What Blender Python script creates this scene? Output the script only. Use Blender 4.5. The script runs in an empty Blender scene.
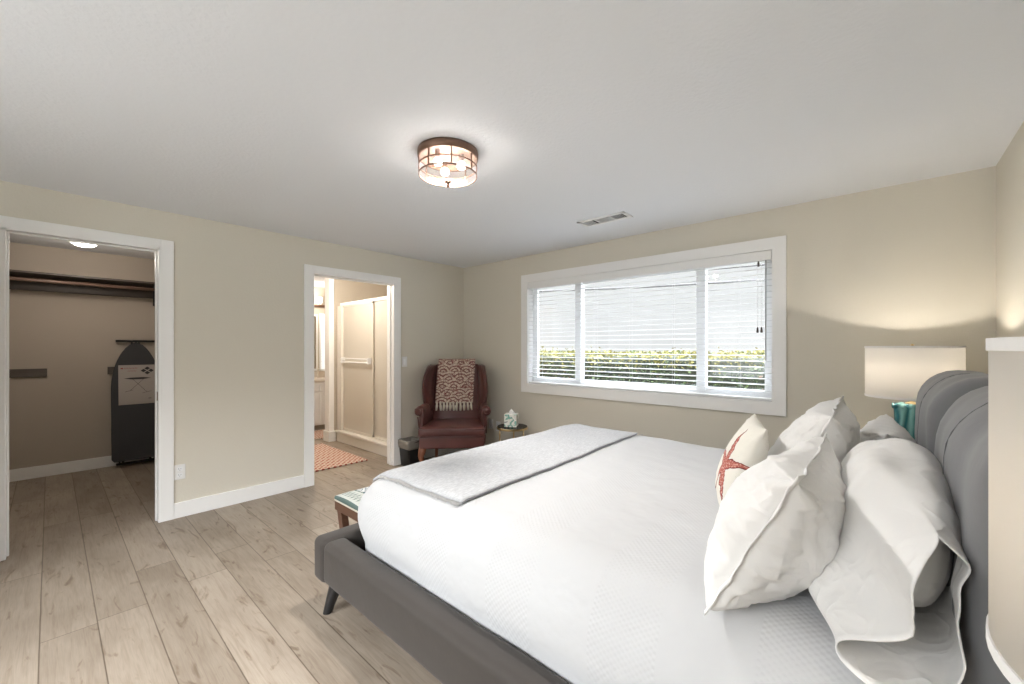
import bpy, bmesh, math, random
from mathutils import Vector, Matrix, noise
random.seed(7)
C = bpy.context.scene.collection
PI = math.pi
H = 2.44            # ceiling height
XL, YW, XR, YB = -4.22, 3.73, 0.497, -1.45     # bedroom planes
T = 0.12            # wall thickness

# ------------------------------------------------------------------ helpers
def lin(r, g, b):
    f = lambda c: (c/255/12.92) if c/255 <= .04045 else ((c/255+.055)/1.055)**2.4
    return (f(r), f(g), f(b), 1)

def mat(name, col, rough=.6, metal=0, bump=0, bscale=50, spec=.5, sheen=0, emis=None, estr=0, trans=0, sub=0, stretch=None):
    m = bpy.data.materials.new(name); m.use_nodes = True
    nt = m.node_tree; p = nt.nodes['Principled BSDF']
    p.inputs['Base Color'].default_value = col
    p.inputs['Roughness'].default_value = rough
    p.inputs['Metallic'].default_value = metal
    p.inputs['Specular IOR Level'].default_value = spec
    if sheen: p.inputs['Sheen Weight'].default_value = sheen
    if trans: p.inputs['Transmission Weight'].default_value = trans
    if emis:
        p.inputs['Emission Color'].default_value = emis
        p.inputs['Emission Strength'].default_value = estr
    if bump:
        n = nt.nodes.new('ShaderNodeTexNoise'); n.inputs['Scale'].default_value = bscale; n.inputs['Detail'].default_value = 5
        tc = nt.nodes.new('ShaderNodeTexCoord'); mp = nt.nodes.new('ShaderNodeMapping')
        if stretch: mp.inputs['Scale'].default_value = stretch
        nt.links.new(tc.outputs['Object'], mp.inputs[0]); nt.links.new(mp.outputs[0], n.inputs['Vector'])
        b = nt.nodes.new('ShaderNodeBump'); b.inputs['Strength'].default_value = bump; b.inputs['Distance'].default_value = .01
        nt.links.new(n.outputs['Fac'], b.inputs['Height']); nt.links.new(b.outputs[0], p.inputs['Normal'])
    return m

class NT:
    """tiny node helper"""
    def __init__(s, m): s.t = m.node_tree; s.p = s.t.nodes['Principled BSDF']
    def n(s, typ, **kw):
        nd = s.t.nodes.new(typ)
        for k, v in kw.items(): setattr(nd, k, v)
        return nd
    def l(s, a, b): s.t.links.new(a, b)
    def math(s, op, a, b=None, c=None):
        nd = s.n('ShaderNodeMath', operation=op)
        for i, v in enumerate((a, b, c)):
            if v is None: continue
            if hasattr(v, 'is_output'): s.l(v, nd.inputs[i])
            else: nd.inputs[i].default_value = v
        return nd.outputs[0]
    def mix(s, fac, a, b):
        nd = s.n('ShaderNodeMix', data_type='RGBA')
        for i, v in ((0, fac), (6, a), (7, b)):
            if hasattr(v, 'is_output'): s.l(v, nd.inputs[i])
            else: nd.inputs[i].default_value = v
        return nd.outputs[2]
    def ramp(s, fac, stops):
        r = s.n('ShaderNodeValToRGB'); s.l(fac, r.inputs[0])
        e = r.color_ramp.elements
        while len(e) < len(stops): e.new(.5)
        for q, (pos, col) in zip(e, stops): q.position = pos; q.color = col
        return r.outputs[0]
    def noise(s, vec, scale, detail=4, dist=0):
        nd = s.n('ShaderNodeTexNoise'); nd.inputs['Scale'].default_value = scale
        nd.inputs['Detail'].default_value = detail; nd.inputs['Distortion'].default_value = dist
        s.l(vec, nd.inputs['Vector']); return nd.outputs['Fac']
    def map(s, vec, scale=(1,1,1), loc=(0,0,0), rot=(0,0,0)):
        nd = s.n('ShaderNodeMapping'); s.l(vec, nd.inputs[0])
        nd.inputs['Scale'].default_value = scale; nd.inputs['Location'].default_value = loc; nd.inputs['Rotation'].default_value = rot
        return nd.outputs[0]
    def coord(s, which='Object'): return s.n('ShaderNodeTexCoord').outputs[which]
    def bump(s, h, strength, dist=.01, normal=None):
        b = s.n('ShaderNodeBump'); b.inputs['Strength'].default_value = strength; b.inputs['Distance'].default_value = dist
        s.l(h, b.inputs['Height'])
        if normal is not None: s.l(normal, b.inputs['Normal'])
        return b.outputs[0]

def obj(name, bm, m=None, parent=None, smooth=False, bevel=0, sub=0, solid=0, loc=None):
    me = bpy.data.meshes.new(name)
    bmesh.ops.recalc_face_normals(bm, faces=bm.faces)
    bm.to_mesh(me); bm.free()
    o = bpy.data.objects.new(name, me); C.objects.link(o)
    ms = m if isinstance(m, (list, tuple)) else [m]
    for q in ms:
        if q: me.materials.append(q)
    if smooth:
        for p in me.polygons: p.use_smooth = True
    if solid:
        md = o.modifiers.new('s', 'SOLIDIFY'); md.thickness = solid; md.offset = 0
    if bevel:
        md = o.modifiers.new('b', 'BEVEL'); md.width = bevel; md.segments = 3; md.limit_method = 'ANGLE'; md.angle_limit = .6
        for p in me.polygons: p.use_smooth = True
        w = o.modifiers.new('w', 'WEIGHTED_NORMAL')
    if sub:
        md = o.modifiers.new('u', 'SUBSURF'); md.levels = sub; md.render_levels = sub
    if parent: o.parent = parent
    if loc: o.location = loc
    return o

def tag(o, label=None, cat=None, group=None, kind=None):
    if label: o['label'] = label
    if cat: o['category'] = cat
    if group: o['group'] = group
    if kind: o['kind'] = kind
    return o

def thing(name, label, cat, loc=(0,0,0), rz=0, group=None):
    o = bpy.data.objects.new(name, None); C.objects.link(o)
    o.location = loc; o.rotation_euler = (0,0,rz); o.empty_display_size = .1
    return tag(o, label, cat, group)

def struct(name, bm, m, **k):
    return tag(obj(name, bm, m, **k), kind='structure')

def bx(bm, x0, x1, y0, y1, z0, z1, M=None, mi=0):
    vs = [bm.verts.new((x, y, z)) for x in (x0, x1) for y in (y0, y1) for z in (z0, z1)]
    if M is not None:
        for v in vs: v.co = M @ v.co
    for f in ((0,1,3,2),(4,6,7,5),(0,4,5,1),(2,3,7,6),(0,2,6,4),(1,5,7,3)):
        fc = bm.faces.new([vs[i] for i in f]); fc.material_index = mi
    return vs

def box(x0, x1, y0, y1, z0, z1):
    bm = bmesh.new(); bx(bm, x0, x1, y0, y1, z0, z1); return bm

def lathe(bm, prof, cx=0, cy=0, n=32, caps=True, M=None):
    rings = []
    for r, z in prof:
        ring = [bm.verts.new((cx+r*math.cos(2*PI*k/n), cy+r*math.sin(2*PI*k/n), z)) for k in range(n)]
        if M is not None:
            for v in ring: v.co = M @ v.co
        rings.append(ring)
    for a, b in zip(rings, rings[1:]):
        for k in range(n): bm.faces.new((a[k], a[(k+1)%n], b[(k+1)%n], b[k]))
    if caps:
        if prof[0][0] > 1e-4: bm.faces.new(rings[0])
        if prof[-1][0] > 1e-4: bm.faces.new(rings[-1])
    return bm

def tube(bm, pts, r, n=8, caps=True):
    pts = [Vector(p) for p in pts]
    rs = r if isinstance(r, (list, tuple)) else [r]*len(pts)
    rings = []; up = None
    for i, p in enumerate(pts):
        d = (pts[min(i+1, len(pts)-1)] - pts[max(i-1, 0)]).normalized()
        if up is None: up = Vector((0,0,1)) if abs(d.z) < .9 else Vector((1,0,0))
        a = d.cross(up).normalized(); b = a.cross(d).normalized(); up = b
        rings.append([bm.verts.new(p + rs[i]*(a*math.cos(2*PI*k/n) + b*math.sin(2*PI*k/n))) for k in range(n)])
    for A, B in zip(rings, rings[1:]):
        for k in range(n): bm.faces.new((A[k], A[(k+1)%n], B[(k+1)%n], B[k]))
    if caps: bm.faces.new(rings[0]); bm.faces.new(rings[-1])
    return bm

def loft(bm, rings, caps=True):
    vr = [[bm.verts.new(p) for p in r] for r in rings]
    n = len(vr[0])
    for A, B in zip(vr, vr[1:]):
        for k in range(n): bm.faces.new((A[k], A[(k+1)%n], B[(k+1)%n], B[k]))
    if caps: bm.faces.new(vr[0]); bm.faces.new(vr[-1])
    return bm

def roundbox(bm, c, half, r, seg=10, fn=None, M=None):
    """box whose edges are rounded by radius r (float or triple), densely gridded"""
    c = Vector(c); hx, hy, hz = half
    R = (r, r, r) if not isinstance(r, (tuple, list)) else r
    sg = seg if isinstance(seg, (tuple, list)) else (seg,)*3
    def axis(h, rr, n):
        a = [-h + rr*(1-math.cos(PI/2*k/4)) for k in range(4)]
        m = [-(h-rr) + 2*(h-rr)*k/n for k in range(n+1)]
        return a + m + [-q for q in reversed(a)]
    ax = [axis(h, q, n) for h, q, n in zip((hx, hy, hz), R, sg)]
    cache = {}
    def V(i, j, k):
        key = (i, j, k)
        if key in cache: return cache[key]
        p = Vector((ax[0][i], ax[1][j], ax[2][k]))
        q = Vector([max(-h+rr, min(h-rr, t)) for t, h, rr in zip(p, half, R)])
        d = p - q
        e = Vector([d[t]/R[t] if R[t] else 0 for t in range(3)])
        # cube point to sphere point
        x, y, z = e
        s = Vector((x*math.sqrt(max(0, 1-y*y/2-z*z/2+y*y*z*z/3)), y*math.sqrt(max(0, 1-x*x/2-z*z/2+x*x*z*z/3)), z*math.sqrt(max(0, 1-x*x/2-y*y/2+x*x*y*y/3))))
        p = q + Vector([s[t]*R[t] for t in range(3)]) + c
        if fn: p = fn(p)
        if M is not None: p = M @ p
        cache[key] = bm.verts.new(p); return cache[key]
    nx, ny, nz = (len(a)-1 for a in ax)
    for i in range(nx):
        for j in range(ny):
            bm.faces.new((V(i,j,0), V(i,j+1,0), V(i+1,j+1,0), V(i+1,j,0)))
            bm.faces.new((V(i,j,nz), V(i+1,j,nz), V(i+1,j+1,nz), V(i,j+1,nz)))
    for i in range(nx):
        for k in range(nz):
            bm.faces.new((V(i,0,k), V(i+1,0,k), V(i+1,0,k+1), V(i,0,k+1)))
            bm.faces.new((V(i,ny,k), V(i,ny,k+1), V(i+1,ny,k+1), V(i+1,ny,k)))
    for j in range(ny):
        for k in range(nz):
            bm.faces.new((V(0,j,k), V(0,j,k+1), V(0,j+1,k+1), V(0,j+1,k)))
            bm.faces.new((V(nx,j,k), V(nx,j+1,k), V(nx,j+1,k+1), V(nx,j,k+1)))
    return bm

def bar(p0, p1, w, d, bm=None, w1=None, d1=None):
    """tapered rectangular bar from p0 to p1"""
    bm = bm or bmesh.new(); p0 = Vector(p0); p1 = Vector(p1)
    w1 = w1 or w; d1 = d1 or d
    a = (p1-p0).normalized(); u = Vector((1,0,0)) if abs(a.x) < .9 else Vector((0,1,0))
    s = (u - a*u.dot(a)).normalized(); t = a.cross(s)
    f = lambda p, w, d: [p + s*w/2*i + t*d/2*j for i, j in ((-1,-1),(1,-1),(1,1),(-1,1))]
    return loft(bm, [f(p0, w, d), f(p1, w1, d1)])

# ------------------------------------------------------------------ materials
WALL = mat('wall_paint', (.668,.632,.548,1), .85, bump=.12, bscale=70, spec=.2)
CEIL = mat('ceiling_paint', (.78,.795,.82,1), .9, bump=.22, bscale=55, spec=.1)
TRIM = mat('white_trim_paint', (.86,.86,.85,1), .4)
VINYL = mat('white_vinyl', (.86,.87,.88,1), .35)
BLIND = mat('blind_slat_white', (.70,.71,.72,1), .4)
CLWALL = mat('wall_paint_dimmed', (.45,.395,.335,1), .85, bump=.1, bscale=70, spec=.2)  # same wall paint, with the closet's dimness put into the colour
DARKWOOD = mat('dark_closet_wood', (.055,.04,.032,1), .5)
PLASTIC = mat('white_plastic', (.80,.80,.79,1), .35)
SLOT = mat('dark_slot', (.02,.02,.02,1), .6)
BRONZE = mat('bronze_metal', (.20,.12,.085,1), .4, metal=.7)
BRASS = mat('brass_metal', (.72,.55,.30,1), .28, metal=1)
CHROME = mat('satin_chrome', (.74,.71,.65,1), .35, metal=.2)
BLACK = mat('black_leg_paint', (.012,.012,.013,1), .35)
GREYV = mat('grey_velvet_headboard', (.17,.173,.183,1), .75, bump=.2, bscale=9, sheen=.35, spec=.2)
RAILF = mat('taupe_grey_upholstery', (.050,.043,.038,1), .7, bump=.15, bscale=14, sheen=.12, spec=.25)
LINEN = mat('white_cotton', (.86,.855,.845,1), .85, bump=.12, bscale=500, sheen=.15, spec=.2)
def crease(m, sc, strength, dist):
    N = NT(m); co = N.coord('Object'); old = N.p.inputs['Normal'].links[0].from_socket if N.p.inputs['Normal'].links else None
    a = N.noise(co, sc, 1.5, .7); b = N.noise(co, sc*.6, 2, .3)
    rdg = N.math('ABSOLUTE', N.math('SUBTRACT', a, .5))
    N.l(N.bump(N.math('ADD', N.math('MULTIPLY', N.math('MINIMUM', rdg, .12), -2.0), b), strength, dist, old), N.p.inputs['Normal'])
crease(LINEN, 8, .6, .02)
SHEET = mat('cream_sheet', (.78,.74,.68,1), .85, bump=.1, bscale=300, spec=.2)
MIRROR = mat('mirror_glass', (.75,.72,.68,1), .03, metal=1)
OUTSIDE = mat('outdoor_concrete', (.22,.215,.20,1), .9, bump=.3, bscale=20)

def glass(name, tint=(1,1,1,1), rough=0.0, gloss=.08, diff=0.0, dcol=(.8,.8,.8,1)):
    m = bpy.data.materials.new(name); m.use_nodes = True; nt = m.node_tree; nt.nodes.clear()
    out = nt.nodes.new('ShaderNodeOutputMaterial'); tr = nt.nodes.new('ShaderNodeBsdfTransparent'); tr.inputs[0].default_value = tint
    gl = nt.nodes.new('ShaderNodeBsdfGlossy'); gl.inputs['Roughness'].default_value = rough
    mx = nt.nodes.new('ShaderNodeMixShader'); mx.inputs[0].default_value = gloss
    nt.links.new(tr.outputs[0], mx.inputs[1]); nt.links.new(gl.outputs[0], mx.inputs[2])
    last = mx
    if diff:
        d = nt.nodes.new('ShaderNodeBsdfTranslucent'); d.inputs[0].default_value = dcol
        d2 = nt.nodes.new('ShaderNodeBsdfDiffuse'); d2.inputs[0].default_value = dcol
        md = nt.nodes.new('ShaderNodeMixShader'); md.inputs[0].default_value = .5
        nt.links.new(d.outputs[0], md.inputs[1]); nt.links.new(d2.outputs[0], md.inputs[2])
        m2 = nt.nodes.new('ShaderNodeMixShader'); m2.inputs[0].default_value = diff
        nt.links.new(mx.outputs[0], m2.inputs[1]); nt.links.new(md.outputs[0], m2.inputs[2]); last = m2
    nt.links.new(last.outputs[0], out.inputs[0]); return m
GLASS = glass('clear_glass', (.97,.98,.98,1), 0, .05)
FROST = glass('obscure_shower_glass', (.9,.86,.8,1), .25, .12, .75, (.90,.87,.81,1))
SEEDY = glass('seeded_glass', (.93,.92,.91,1), .12, .10, .0, (.85,.82,.80,1))
SIDEGL = glass('side_glass', (.95,.93,.92,1), .15, .10, .06, (.85,.80,.78,1))
TINTGL = glass('smoked_glass', (.12,.11,.10,1), .02, .25)

def shade_mat():
    m = bpy.data.materials.new('lamp_shade_linen'); m.use_nodes = True; nt = m.node_tree; nt.nodes.clear()
    out = nt.nodes.new('ShaderNodeOutputMaterial')
    d = nt.nodes.new('ShaderNodeBsdfDiffuse'); d.inputs[0].default_value = (.80,.79,.77,1)
    t = nt.nodes.new('ShaderNodeBsdfTranslucent'); t.inputs[0].default_value = (.86,.84,.81,1)
    mx = nt.nodes.new('ShaderNodeMixShader'); mx.inputs[0].default_value = .5
    nt.links.new(d.outputs[0], mx.inputs[1]); nt.links.new(t.outputs[0], mx.inputs[2]); nt.links.new(mx.outputs[0], out.inputs[0])
    return m
SHADE = shade_mat()

def floor_mat():
    m = mat('oak_plank_floor', (.4,.33,.27,1), .5); N = NT(m)
    co = N.coord('Object'); sp = N.n('ShaderNodeSeparateXYZ'); N.l(co, sp.inputs[0])
    x, y = sp.outputs[0], sp.outputs[1]
    ys = N.math('DIVIDE', N.math('SUBTRACT', y, .344-1.9), .1905)
    row = N.math('FLOOR', ys); fy = N.math('FRACT', ys)
    wn = N.n('ShaderNodeTexWhiteNoise', noise_dimensions='1D'); N.l(row, wn.inputs['W'])
    xs = N.math('ADD', N.math('DIVIDE', x, 1.85), N.math('MULTIPLY', wn.outputs['Value'], 7.0))
    colm = N.math('FLOOR', xs); fx = N.math('FRACT', xs)
    cb = N.n('ShaderNodeCombineXYZ'); N.l(row, cb.inputs[0]); N.l(colm, cb.inputs[1])
    w2 = N.n('ShaderNodeTexWhiteNoise', noise_dimensions='3D'); N.l(cb.outputs[0], w2.inputs['Vector'])
    rnd = w2.outputs['Value']
    off = N.n('ShaderNodeCombineXYZ'); N.l(N.math('MULTIPLY', rnd, 37.0), off.inputs[0]); N.l(N.math('MULTIPLY', row, 3.7), off.inputs[1]); N.l(N.math('MULTIPLY', rnd, 11.0), off.inputs[2])
    va = N.n('ShaderNodeVectorMath', operation='ADD'); N.l(co, va.inputs[0]); N.l(off.outputs[0], va.inputs[1])
    g1 = N.noise(N.map(va.outputs[0], (1.2, 16, 1)), 3.0, 8, 1.2)
    g2 = N.noise(N.map(va.outputs[0], (3, 90, 1)), 4.0, 4)
    blot = N.noise(N.map(va.outputs[0], (1.2, 2.6, 1)), 1.7, 3, .6)
    knot = N.noise(N.map(va.outputs[0], (2.0, 7.0, 1)), 1.9, 5, 1.6)
    base = N.mix(rnd, lin(166,154,140), lin(144,132,118))
    grain = N.ramp(g1, [(.32, (.66,.61,.56,1)), (.5, (.93,.92,.91,1)), (.7, (1.05,1.05,1.04,1))])
    def mul(a, b, f=1.0):
        nd = N.n('ShaderNodeMix', data_type='RGBA', blend_type='MULTIPLY'); nd.inputs[0].default_value = f
        N.l(a, nd.inputs[6]); N.l(b, nd.inputs[7]); return nd.outputs[2]
    c = mul(base, grain, .5)
    c = mul(c, N.ramp(g2, [(.3, (.86,.85,.84,1)), (.7, (1.04,1.04,1.04,1))]), .7)
    c = mul(c, N.ramp(blot, [(.35, (.80,.78,.76,1)), (.6, (1.04,1.04,1.04,1))]), .8)
    kn = N.ramp(knot, [(.60, (1,1,1,1)), (.68, (.66,.60,.55,1)), (.76, (.42,.36,.32,1))])
    c = mul(c, kn, .85)
    ey = N.math('MULTIPLY', N.math('MINIMUM', fy, N.math('SUBTRACT', 1.0, fy)), .1905)
    ex = N.math('MULTIPLY', N.math('MINIMUM', fx, N.math('SUBTRACT', 1.0, fx)), 1.85)
    e = N.math('MINIMUM', ex, ey)
    gap = N.ramp(N.math('DIVIDE', e, .004), [(.25, (.42,.38,.34,1)), (.8, (1,1,1,1))])
    c = mul(c, gap, 1.0); N.l(c, N.p.inputs['Base Color'])
    N.l(N.bump(N.math('ADD', N.math('MULTIPLY', g2, .15), gap), .35, .003), N.p.inputs['Normal'])
    N.p.inputs['Roughness'].default_value = .48; N.p.inputs['Specular IOR Level'].default_value = .35
    return m
FLOOR = floor_mat()

def comforter_mat():
    m = mat('white_woven_coverlet', (.58,.585,.595,1), .9, spec=.15, sheen=.1); N = NT(m)
    co = N.coord('Object'); sp = N.n('ShaderNodeSeparateXYZ'); N.l(co, sp.inputs[0]); x, y, z = sp.outputs
    s = N.math('MODULO', N.math('ADD', x, 10.02), .42)              # bands of raised weave
    band = N.math('MULTIPLY', N.math('GREATER_THAN', s, .14), N.math('LESS_THAN', s, .34))
    grid = N.math('MULTIPLY', N.math('SINE', N.math('MULTIPLY', x, 300)), N.math('SINE', N.math('MULTIPLY', N.math('ADD', y, z), 300)))
    nz = N.noise(co, 60, 4)
    h = N.math('ADD', N.math('MULTIPLY', N.math('MULTIPLY', band, grid), .55), N.math('MULTIPLY', nz, .5))
    fine = N.noise(co, 4.5, 3)
    n1 = N.bump(fine, .35, .05); n2 = N.bump(h, .22, .004, n1); N.l(n2, N.p.inputs['Normal'])
    return m
COVER = comforter_mat()

def blanket_mat():
    m = mat('pale_grey_throw', (.62,.64,.66,1), .95, spec=.1); N = NT(m)
    co = N.coord('Object'); n = N.noise(N.map(co, (60, 9, 9)), 5, 6); n2 = N.noise(co, 14, 4)
    N.l(N.mix(N.ramp(n, [(.35, (0,0,0,1)), (.65, (1,1,1,1))]), (.45,.46,.48,1), (.62,.63,.645,1)), N.p.inputs['Base Color'])
    N.l(N.bump(N.math('ADD', n, n2), .35, .006), N.p.inputs['Normal']); return m
BLANKET = blanket_mat()

def leather():
    m = mat('oxblood_leather', (.10,.026,.022,1), .3, spec=.5); N = NT(m)
    co = N.coord('Object'); n = N.noise(co, 5, 5); f = N.noise(co, 220, 3)
    N.l(N.mix(n, (.05,.018,.017,1), (.15,.052,.044,1)), N.p.inputs['Base Color'])
    N.l(N.bump(f, .15, .004), N.p.inputs['Normal']); return m
LEATHER = leather()
CHAIRWOOD = mat('mahogany_leg', (.20,.075,.04,1), .35)

def wood(name, a, b, rough=.45, sc=(30,3,3)):
    m = mat(name, a, rough); N = NT(m); co = N.coord('Object')
    n = N.noise(N.map(co, sc), 2, 6, .5); N.l(N.mix(n, a, b), N.p.inputs['Base Color']); return m
BENCHWOOD = wood('walnut_bench_wood', (.075,.034,.020,1), (.16,.08,.048,1), sc=(3,30,30))
NIGHTWOOD = wood('grey_brown_wood', (.12,.09,.07,1), (.22,.17,.13,1))
CLEATWOOD = wood('grey_cleat_wood', (.07,.058,.048,1), (.12,.10,.085,1), sc=(3,3,30))

def rug_mat():
    m = mat('coral_trellis_rug', (.6,.2,.12,1), 1, spec=.05); N = NT(m)
    co = N.coord('Object'); sp = N.n('ShaderNodeSeparateXYZ'); N.l(co, sp.inputs[0]); x, y = sp.outputs[0], sp.outputs[1]
    d1 = N.math('SINE', N.math('MULTIPLY', N.math('ADD', x, y), 95)); d2 = N.math('SINE', N.math('MULTIPLY', N.math('SUBTRACT', x, y), 95))
    mx = N.math('MAXIMUM', d1, N.math('MULTIPLY', d2, N.math('SIGN', N.math('SINE', N.math('MULTIPLY', x, 47)))))
    nz = N.noise(co, 40, 3)
    f = N.ramp(N.math('ADD', mx, N.math('MULTIPLY', nz, .8)), [(.45, (0,0,0,1)), (.95, (1,1,1,1))])
    N.l(N.mix(f, lin(166,92,82), lin(212,194,178)), N.p.inputs['Base Color'])
    N.l(N.bump(N.noise(co, 150, 3), .8, .01), N.p.inputs['Normal']); return m
RUG = rug_mat()

def throw_mat():
    m = mat('paisley_woven_throw', (.6,.5,.42,1), .95, spec=.1); N = NT(m)
    uv = N.coord('UV')
    sp = N.n('ShaderNodeSeparateXYZ'); N.l(uv, sp.inputs[0]); u, v = sp.outputs[0], sp.outputs[1]
    # rows of overlapping scalloped fans
    rv = N.math('MULTIPLY', v, 5.5); row = N.math('FLOOR', rv); fv = N.math('FRACT', rv)
    su = N.math('ADD', N.math('MULTIPLY', u, 3.2), N.math('MULTIPLY', row, .5)); fu = N.math('SUBTRACT', N.math('FRACT', su), .5)
    r = N.math('SQRT', N.math('ADD', N.math('POWER', fu, 2.0), N.math('POWER', N.math('MULTIPLY', fv, .85), 2.0)))
    rings = N.math('SINE', N.math('ADD', N.math('MULTIPLY', r, 20), N.math('MULTIPLY', N.noise(uv, 9, 3), 5)))
    vor = N.n('ShaderNodeTexVoronoi', feature='DISTANCE_TO_EDGE'); vor.inputs['Scale'].default_value = 11; N.l(uv, vor.inputs['Vector'])
    line = N.math('MAXIMUM', N.math('GREATER_THAN', rings, .45), N.math('LESS_THAN', vor.outputs[0], .035))
    red = N.math('GREATER_THAN', N.noise(N.map(uv, (1.2,3,1)), 5, 2), .60)
    c = N.mix(line, lin(208,190,174), lin(128,88,84)); c = N.mix(N.math('MULTIPLY', red, .5), c, lin(134,66,66))
    N.l(c, N.p.inputs['Base Color']); return m
THROW = throw_mat()
FRINGE = mat('cream_fringe', (.66,.60,.50,1), .95)

def bench_mat():
    m = mat('patterned_bench_fabric', (.7,.7,.68,1), .9, spec=.1); N = NT(m)
    co = N.coord('Object'); sp = N.n('ShaderNodeSeparateXYZ'); N.l(co, sp.inputs[0]); x, y = sp.outputs[0], sp.outputs[1]
    border = N.math('LESS_THAN', y, -.56)
    # border: chain of diamonds between two dark lines
    dm = N.math('ADD', N.math('ABSOLUTE', N.math('SUBTRACT', N.math('FRACT', N.math('MULTIPLY', x, 26)), .5)), N.math('ABSOLUTE', N.math('MULTIPLY', N.math('ADD', y, .63), 9)))
    bd = N.math('MULTIPLY', N.math('GREATER_THAN', dm, .22), N.math('LESS_THAN', dm, .38))
    ln = N.math('GREATER_THAN', N.math('ABSOLUTE', N.math('ADD', y, .63)), .060)
    bcol = N.mix(N.math('MAXIMUM', bd, ln), lin(190,194,188), lin(92,108,104))
    vor = N.n('ShaderNodeTexVoronoi', feature='F1'); vor.inputs['Scale'].default_value = 17; N.l(N.map(co, (1,.8,.01)), vor.inputs['Vector'])
    w = N.math('SINE', N.math('MULTIPLY', vor.outputs['Distance'], 22))
    fcol = N.mix(N.math('GREATER_THAN', w, .45), lin(214,216,214), lin(84,104,116))
    sd = N.math('LESS_THAN', sp.outputs[2], .4565); N.l(N.mix(sd, N.mix(border, fcol, bcol), lin(214,208,192)), N.p.inputs['Base Color']); return m
BENCHFAB = bench_mat()

def star_mat():
    m = mat('starfish_print_cotton', (.72,.69,.62,1), .9, spec=.15); N = NT(m)
    uv = N.coord('UV'); sp = N.n('ShaderNodeSeparateXYZ'); N.l(uv, sp.inputs[0])
    nz = N.math('MULTIPLY', N.math('SUBTRACT', N.noise(uv, 9, 2), .5), .10)
    x = N.math('ADD', N.math('SUBTRACT', sp.outputs[0], .70), nz); y = N.math('ADD', N.math('SUBTRACT', sp.outputs[1], .45), nz)
    th = N.math('ADD', N.math('ARCTAN2', y, x), .25); r = N.math('SQRT', N.math('ADD', N.math('POWER', x, 2), N.math('POWER', y, 2)))
    a = N.math('ABSOLUTE', N.math('SUBTRACT', N.math('FRACT', N.math('DIVIDE', th, 2*PI/5)), .5))
    d = N.math('MULTIPLY', r, N.math('SINE', N.math('MULTIPLY', a, 2*PI/5)))
    lim = N.math('MULTIPLY', N.math('SUBTRACT', 1.0, N.math('DIVIDE', r, .47)), .075)
    inside = N.math('LESS_THAN', d, lim); core = N.math('LESS_THAN', d, N.math('SUBTRACT', lim, .012))
    sp2 = N.math('GREATER_THAN', N.noise(uv, 45, 3), .46)
    c = N.mix(sp2, lin(208,160,148), lin(172,98,88))
    c = N.mix(core, lin(120,56,56), c)
    specks = N.math('GREATER_THAN', N.noise(uv, 60, 2), .73)
    bg = N.mix(specks, lin(228,225,216), lin(190,186,172))
    N.l(N.mix(inside, bg, c), N.p.inputs['Base Color']); return m
STAR = star_mat()

def teal_mat():
    m = mat('teal_glazed_ceramic', (.05,.22,.2,1), .25); N = NT(m)
    co = N.coord('Object'); w = N.n('ShaderNodeTexWave', bands_direction='X'); w.inputs['Scale'].default_value = 9; w.inputs['Distortion'].default_value = 7; w.inputs['Detail'].default_value = 2
    N.l(N.map(co, (1,1,.4)), w.inputs['Vector'])
    N.l(N.mix(w.outputs['Fac'], lin(24,92,98), lin(118,168,166)), N.p.inputs['Base Color'])
    N.l(N.bump(w.outputs['Fac'], .8, .01), N.p.inputs['Normal']); return m
TEAL = teal_mat()

# ------------------------------------------------------------------ room shell
CY0 = -1.3; CX = -6.62; CYR = .93            # closet
BX1 = -6.0; BX2 = -7.45                       # bath hall back plane, vanity wall
struct('floor', box(-7.6, XR+T, YB-T, 4.3, -.06, 0), FLOOR)
struct('ceiling', box(-7.6, XR+T, YB-T, 4.3, H, H+.06), CEIL)

CL0, CL1, CLZ = -.205, .58, 2.145              # closet opening
BA0, BA1, BAZ = 1.735, 2.665, 2.115           # bath opening
bm = bmesh.new()
for y0, y1, z0, z1 in ((YB-T, CL0, 0, H), (CL0, CL1, CLZ, H), (CL1, BA0, 0, H), (BA0, BA1, BAZ, H), (BA1, 4.3, 0, H)):
    bx(bm, XL-T, XL, y0, y1, z0, z1)
struct('wall_left', bm, WALL)
WX0, WX1, WZ0, WZ1 = -3.10, -.625, .935, 2.135      # window opening
bm = bmesh.new(); YO = YW+.16
for x0, x1, z0, z1 in ((XL, WX0, 0, H), (WX0, WX1, 0, WZ0), (WX0, WX1, WZ1, H), (WX1, XR+T, 0, H)):
    bx(bm, x0, x1, YW, YO, z0, z1)
struct('wall_far', bm, WALL)
struct('wall_right', box(XR, XR+T, YB-T, YW, 0, H), WALL)
bm = bmesh.new()
for x0, x1, z0, z1 in ((XL, -2.7, 0, H), (-2.7, -.3, 0, .75), (-2.7, -.3, 2.15, H), (-.3, XR, 0, H)): bx(bm, x0, x1, YB-T, YB, z0, z1)
struct('wall_back', bm, WALL)
bm = bmesh.new()
for x0, x1 in ((-2.7, -2.65), (-1.525, -1.475), (-.35, -.3)): bx(bm, x0, x1, YB-.10, YB-.04, .75, 2.15)
bx(bm, -2.7, -.3, YB-.10, YB-.04, .75, .80); bx(bm, -2.7, -.3, YB-.10, YB-.04, 2.10, 2.15)
for x0, x1, z0, z1 in ((-2.78, -2.7, .67, 2.23), (-.3, -.22, .67, 2.23), (-2.7, -.3, 2.15, 2.23), (-2.7, -.3, .67, .75)): bx(bm, x0, x1, YB, YB+.018, z0, z1)
w3 = struct('added_rear_window', bm, VINYL, bevel=.003)  # window added in the unseen rear wall to light the bed side
for x0, x1 in ((-2.65, -1.525), (-1.475, -.35)): obj('window_pane', box(x0, x1, YB-.073, YB-.067, .80, 2.10), GLASS, w3)
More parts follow.
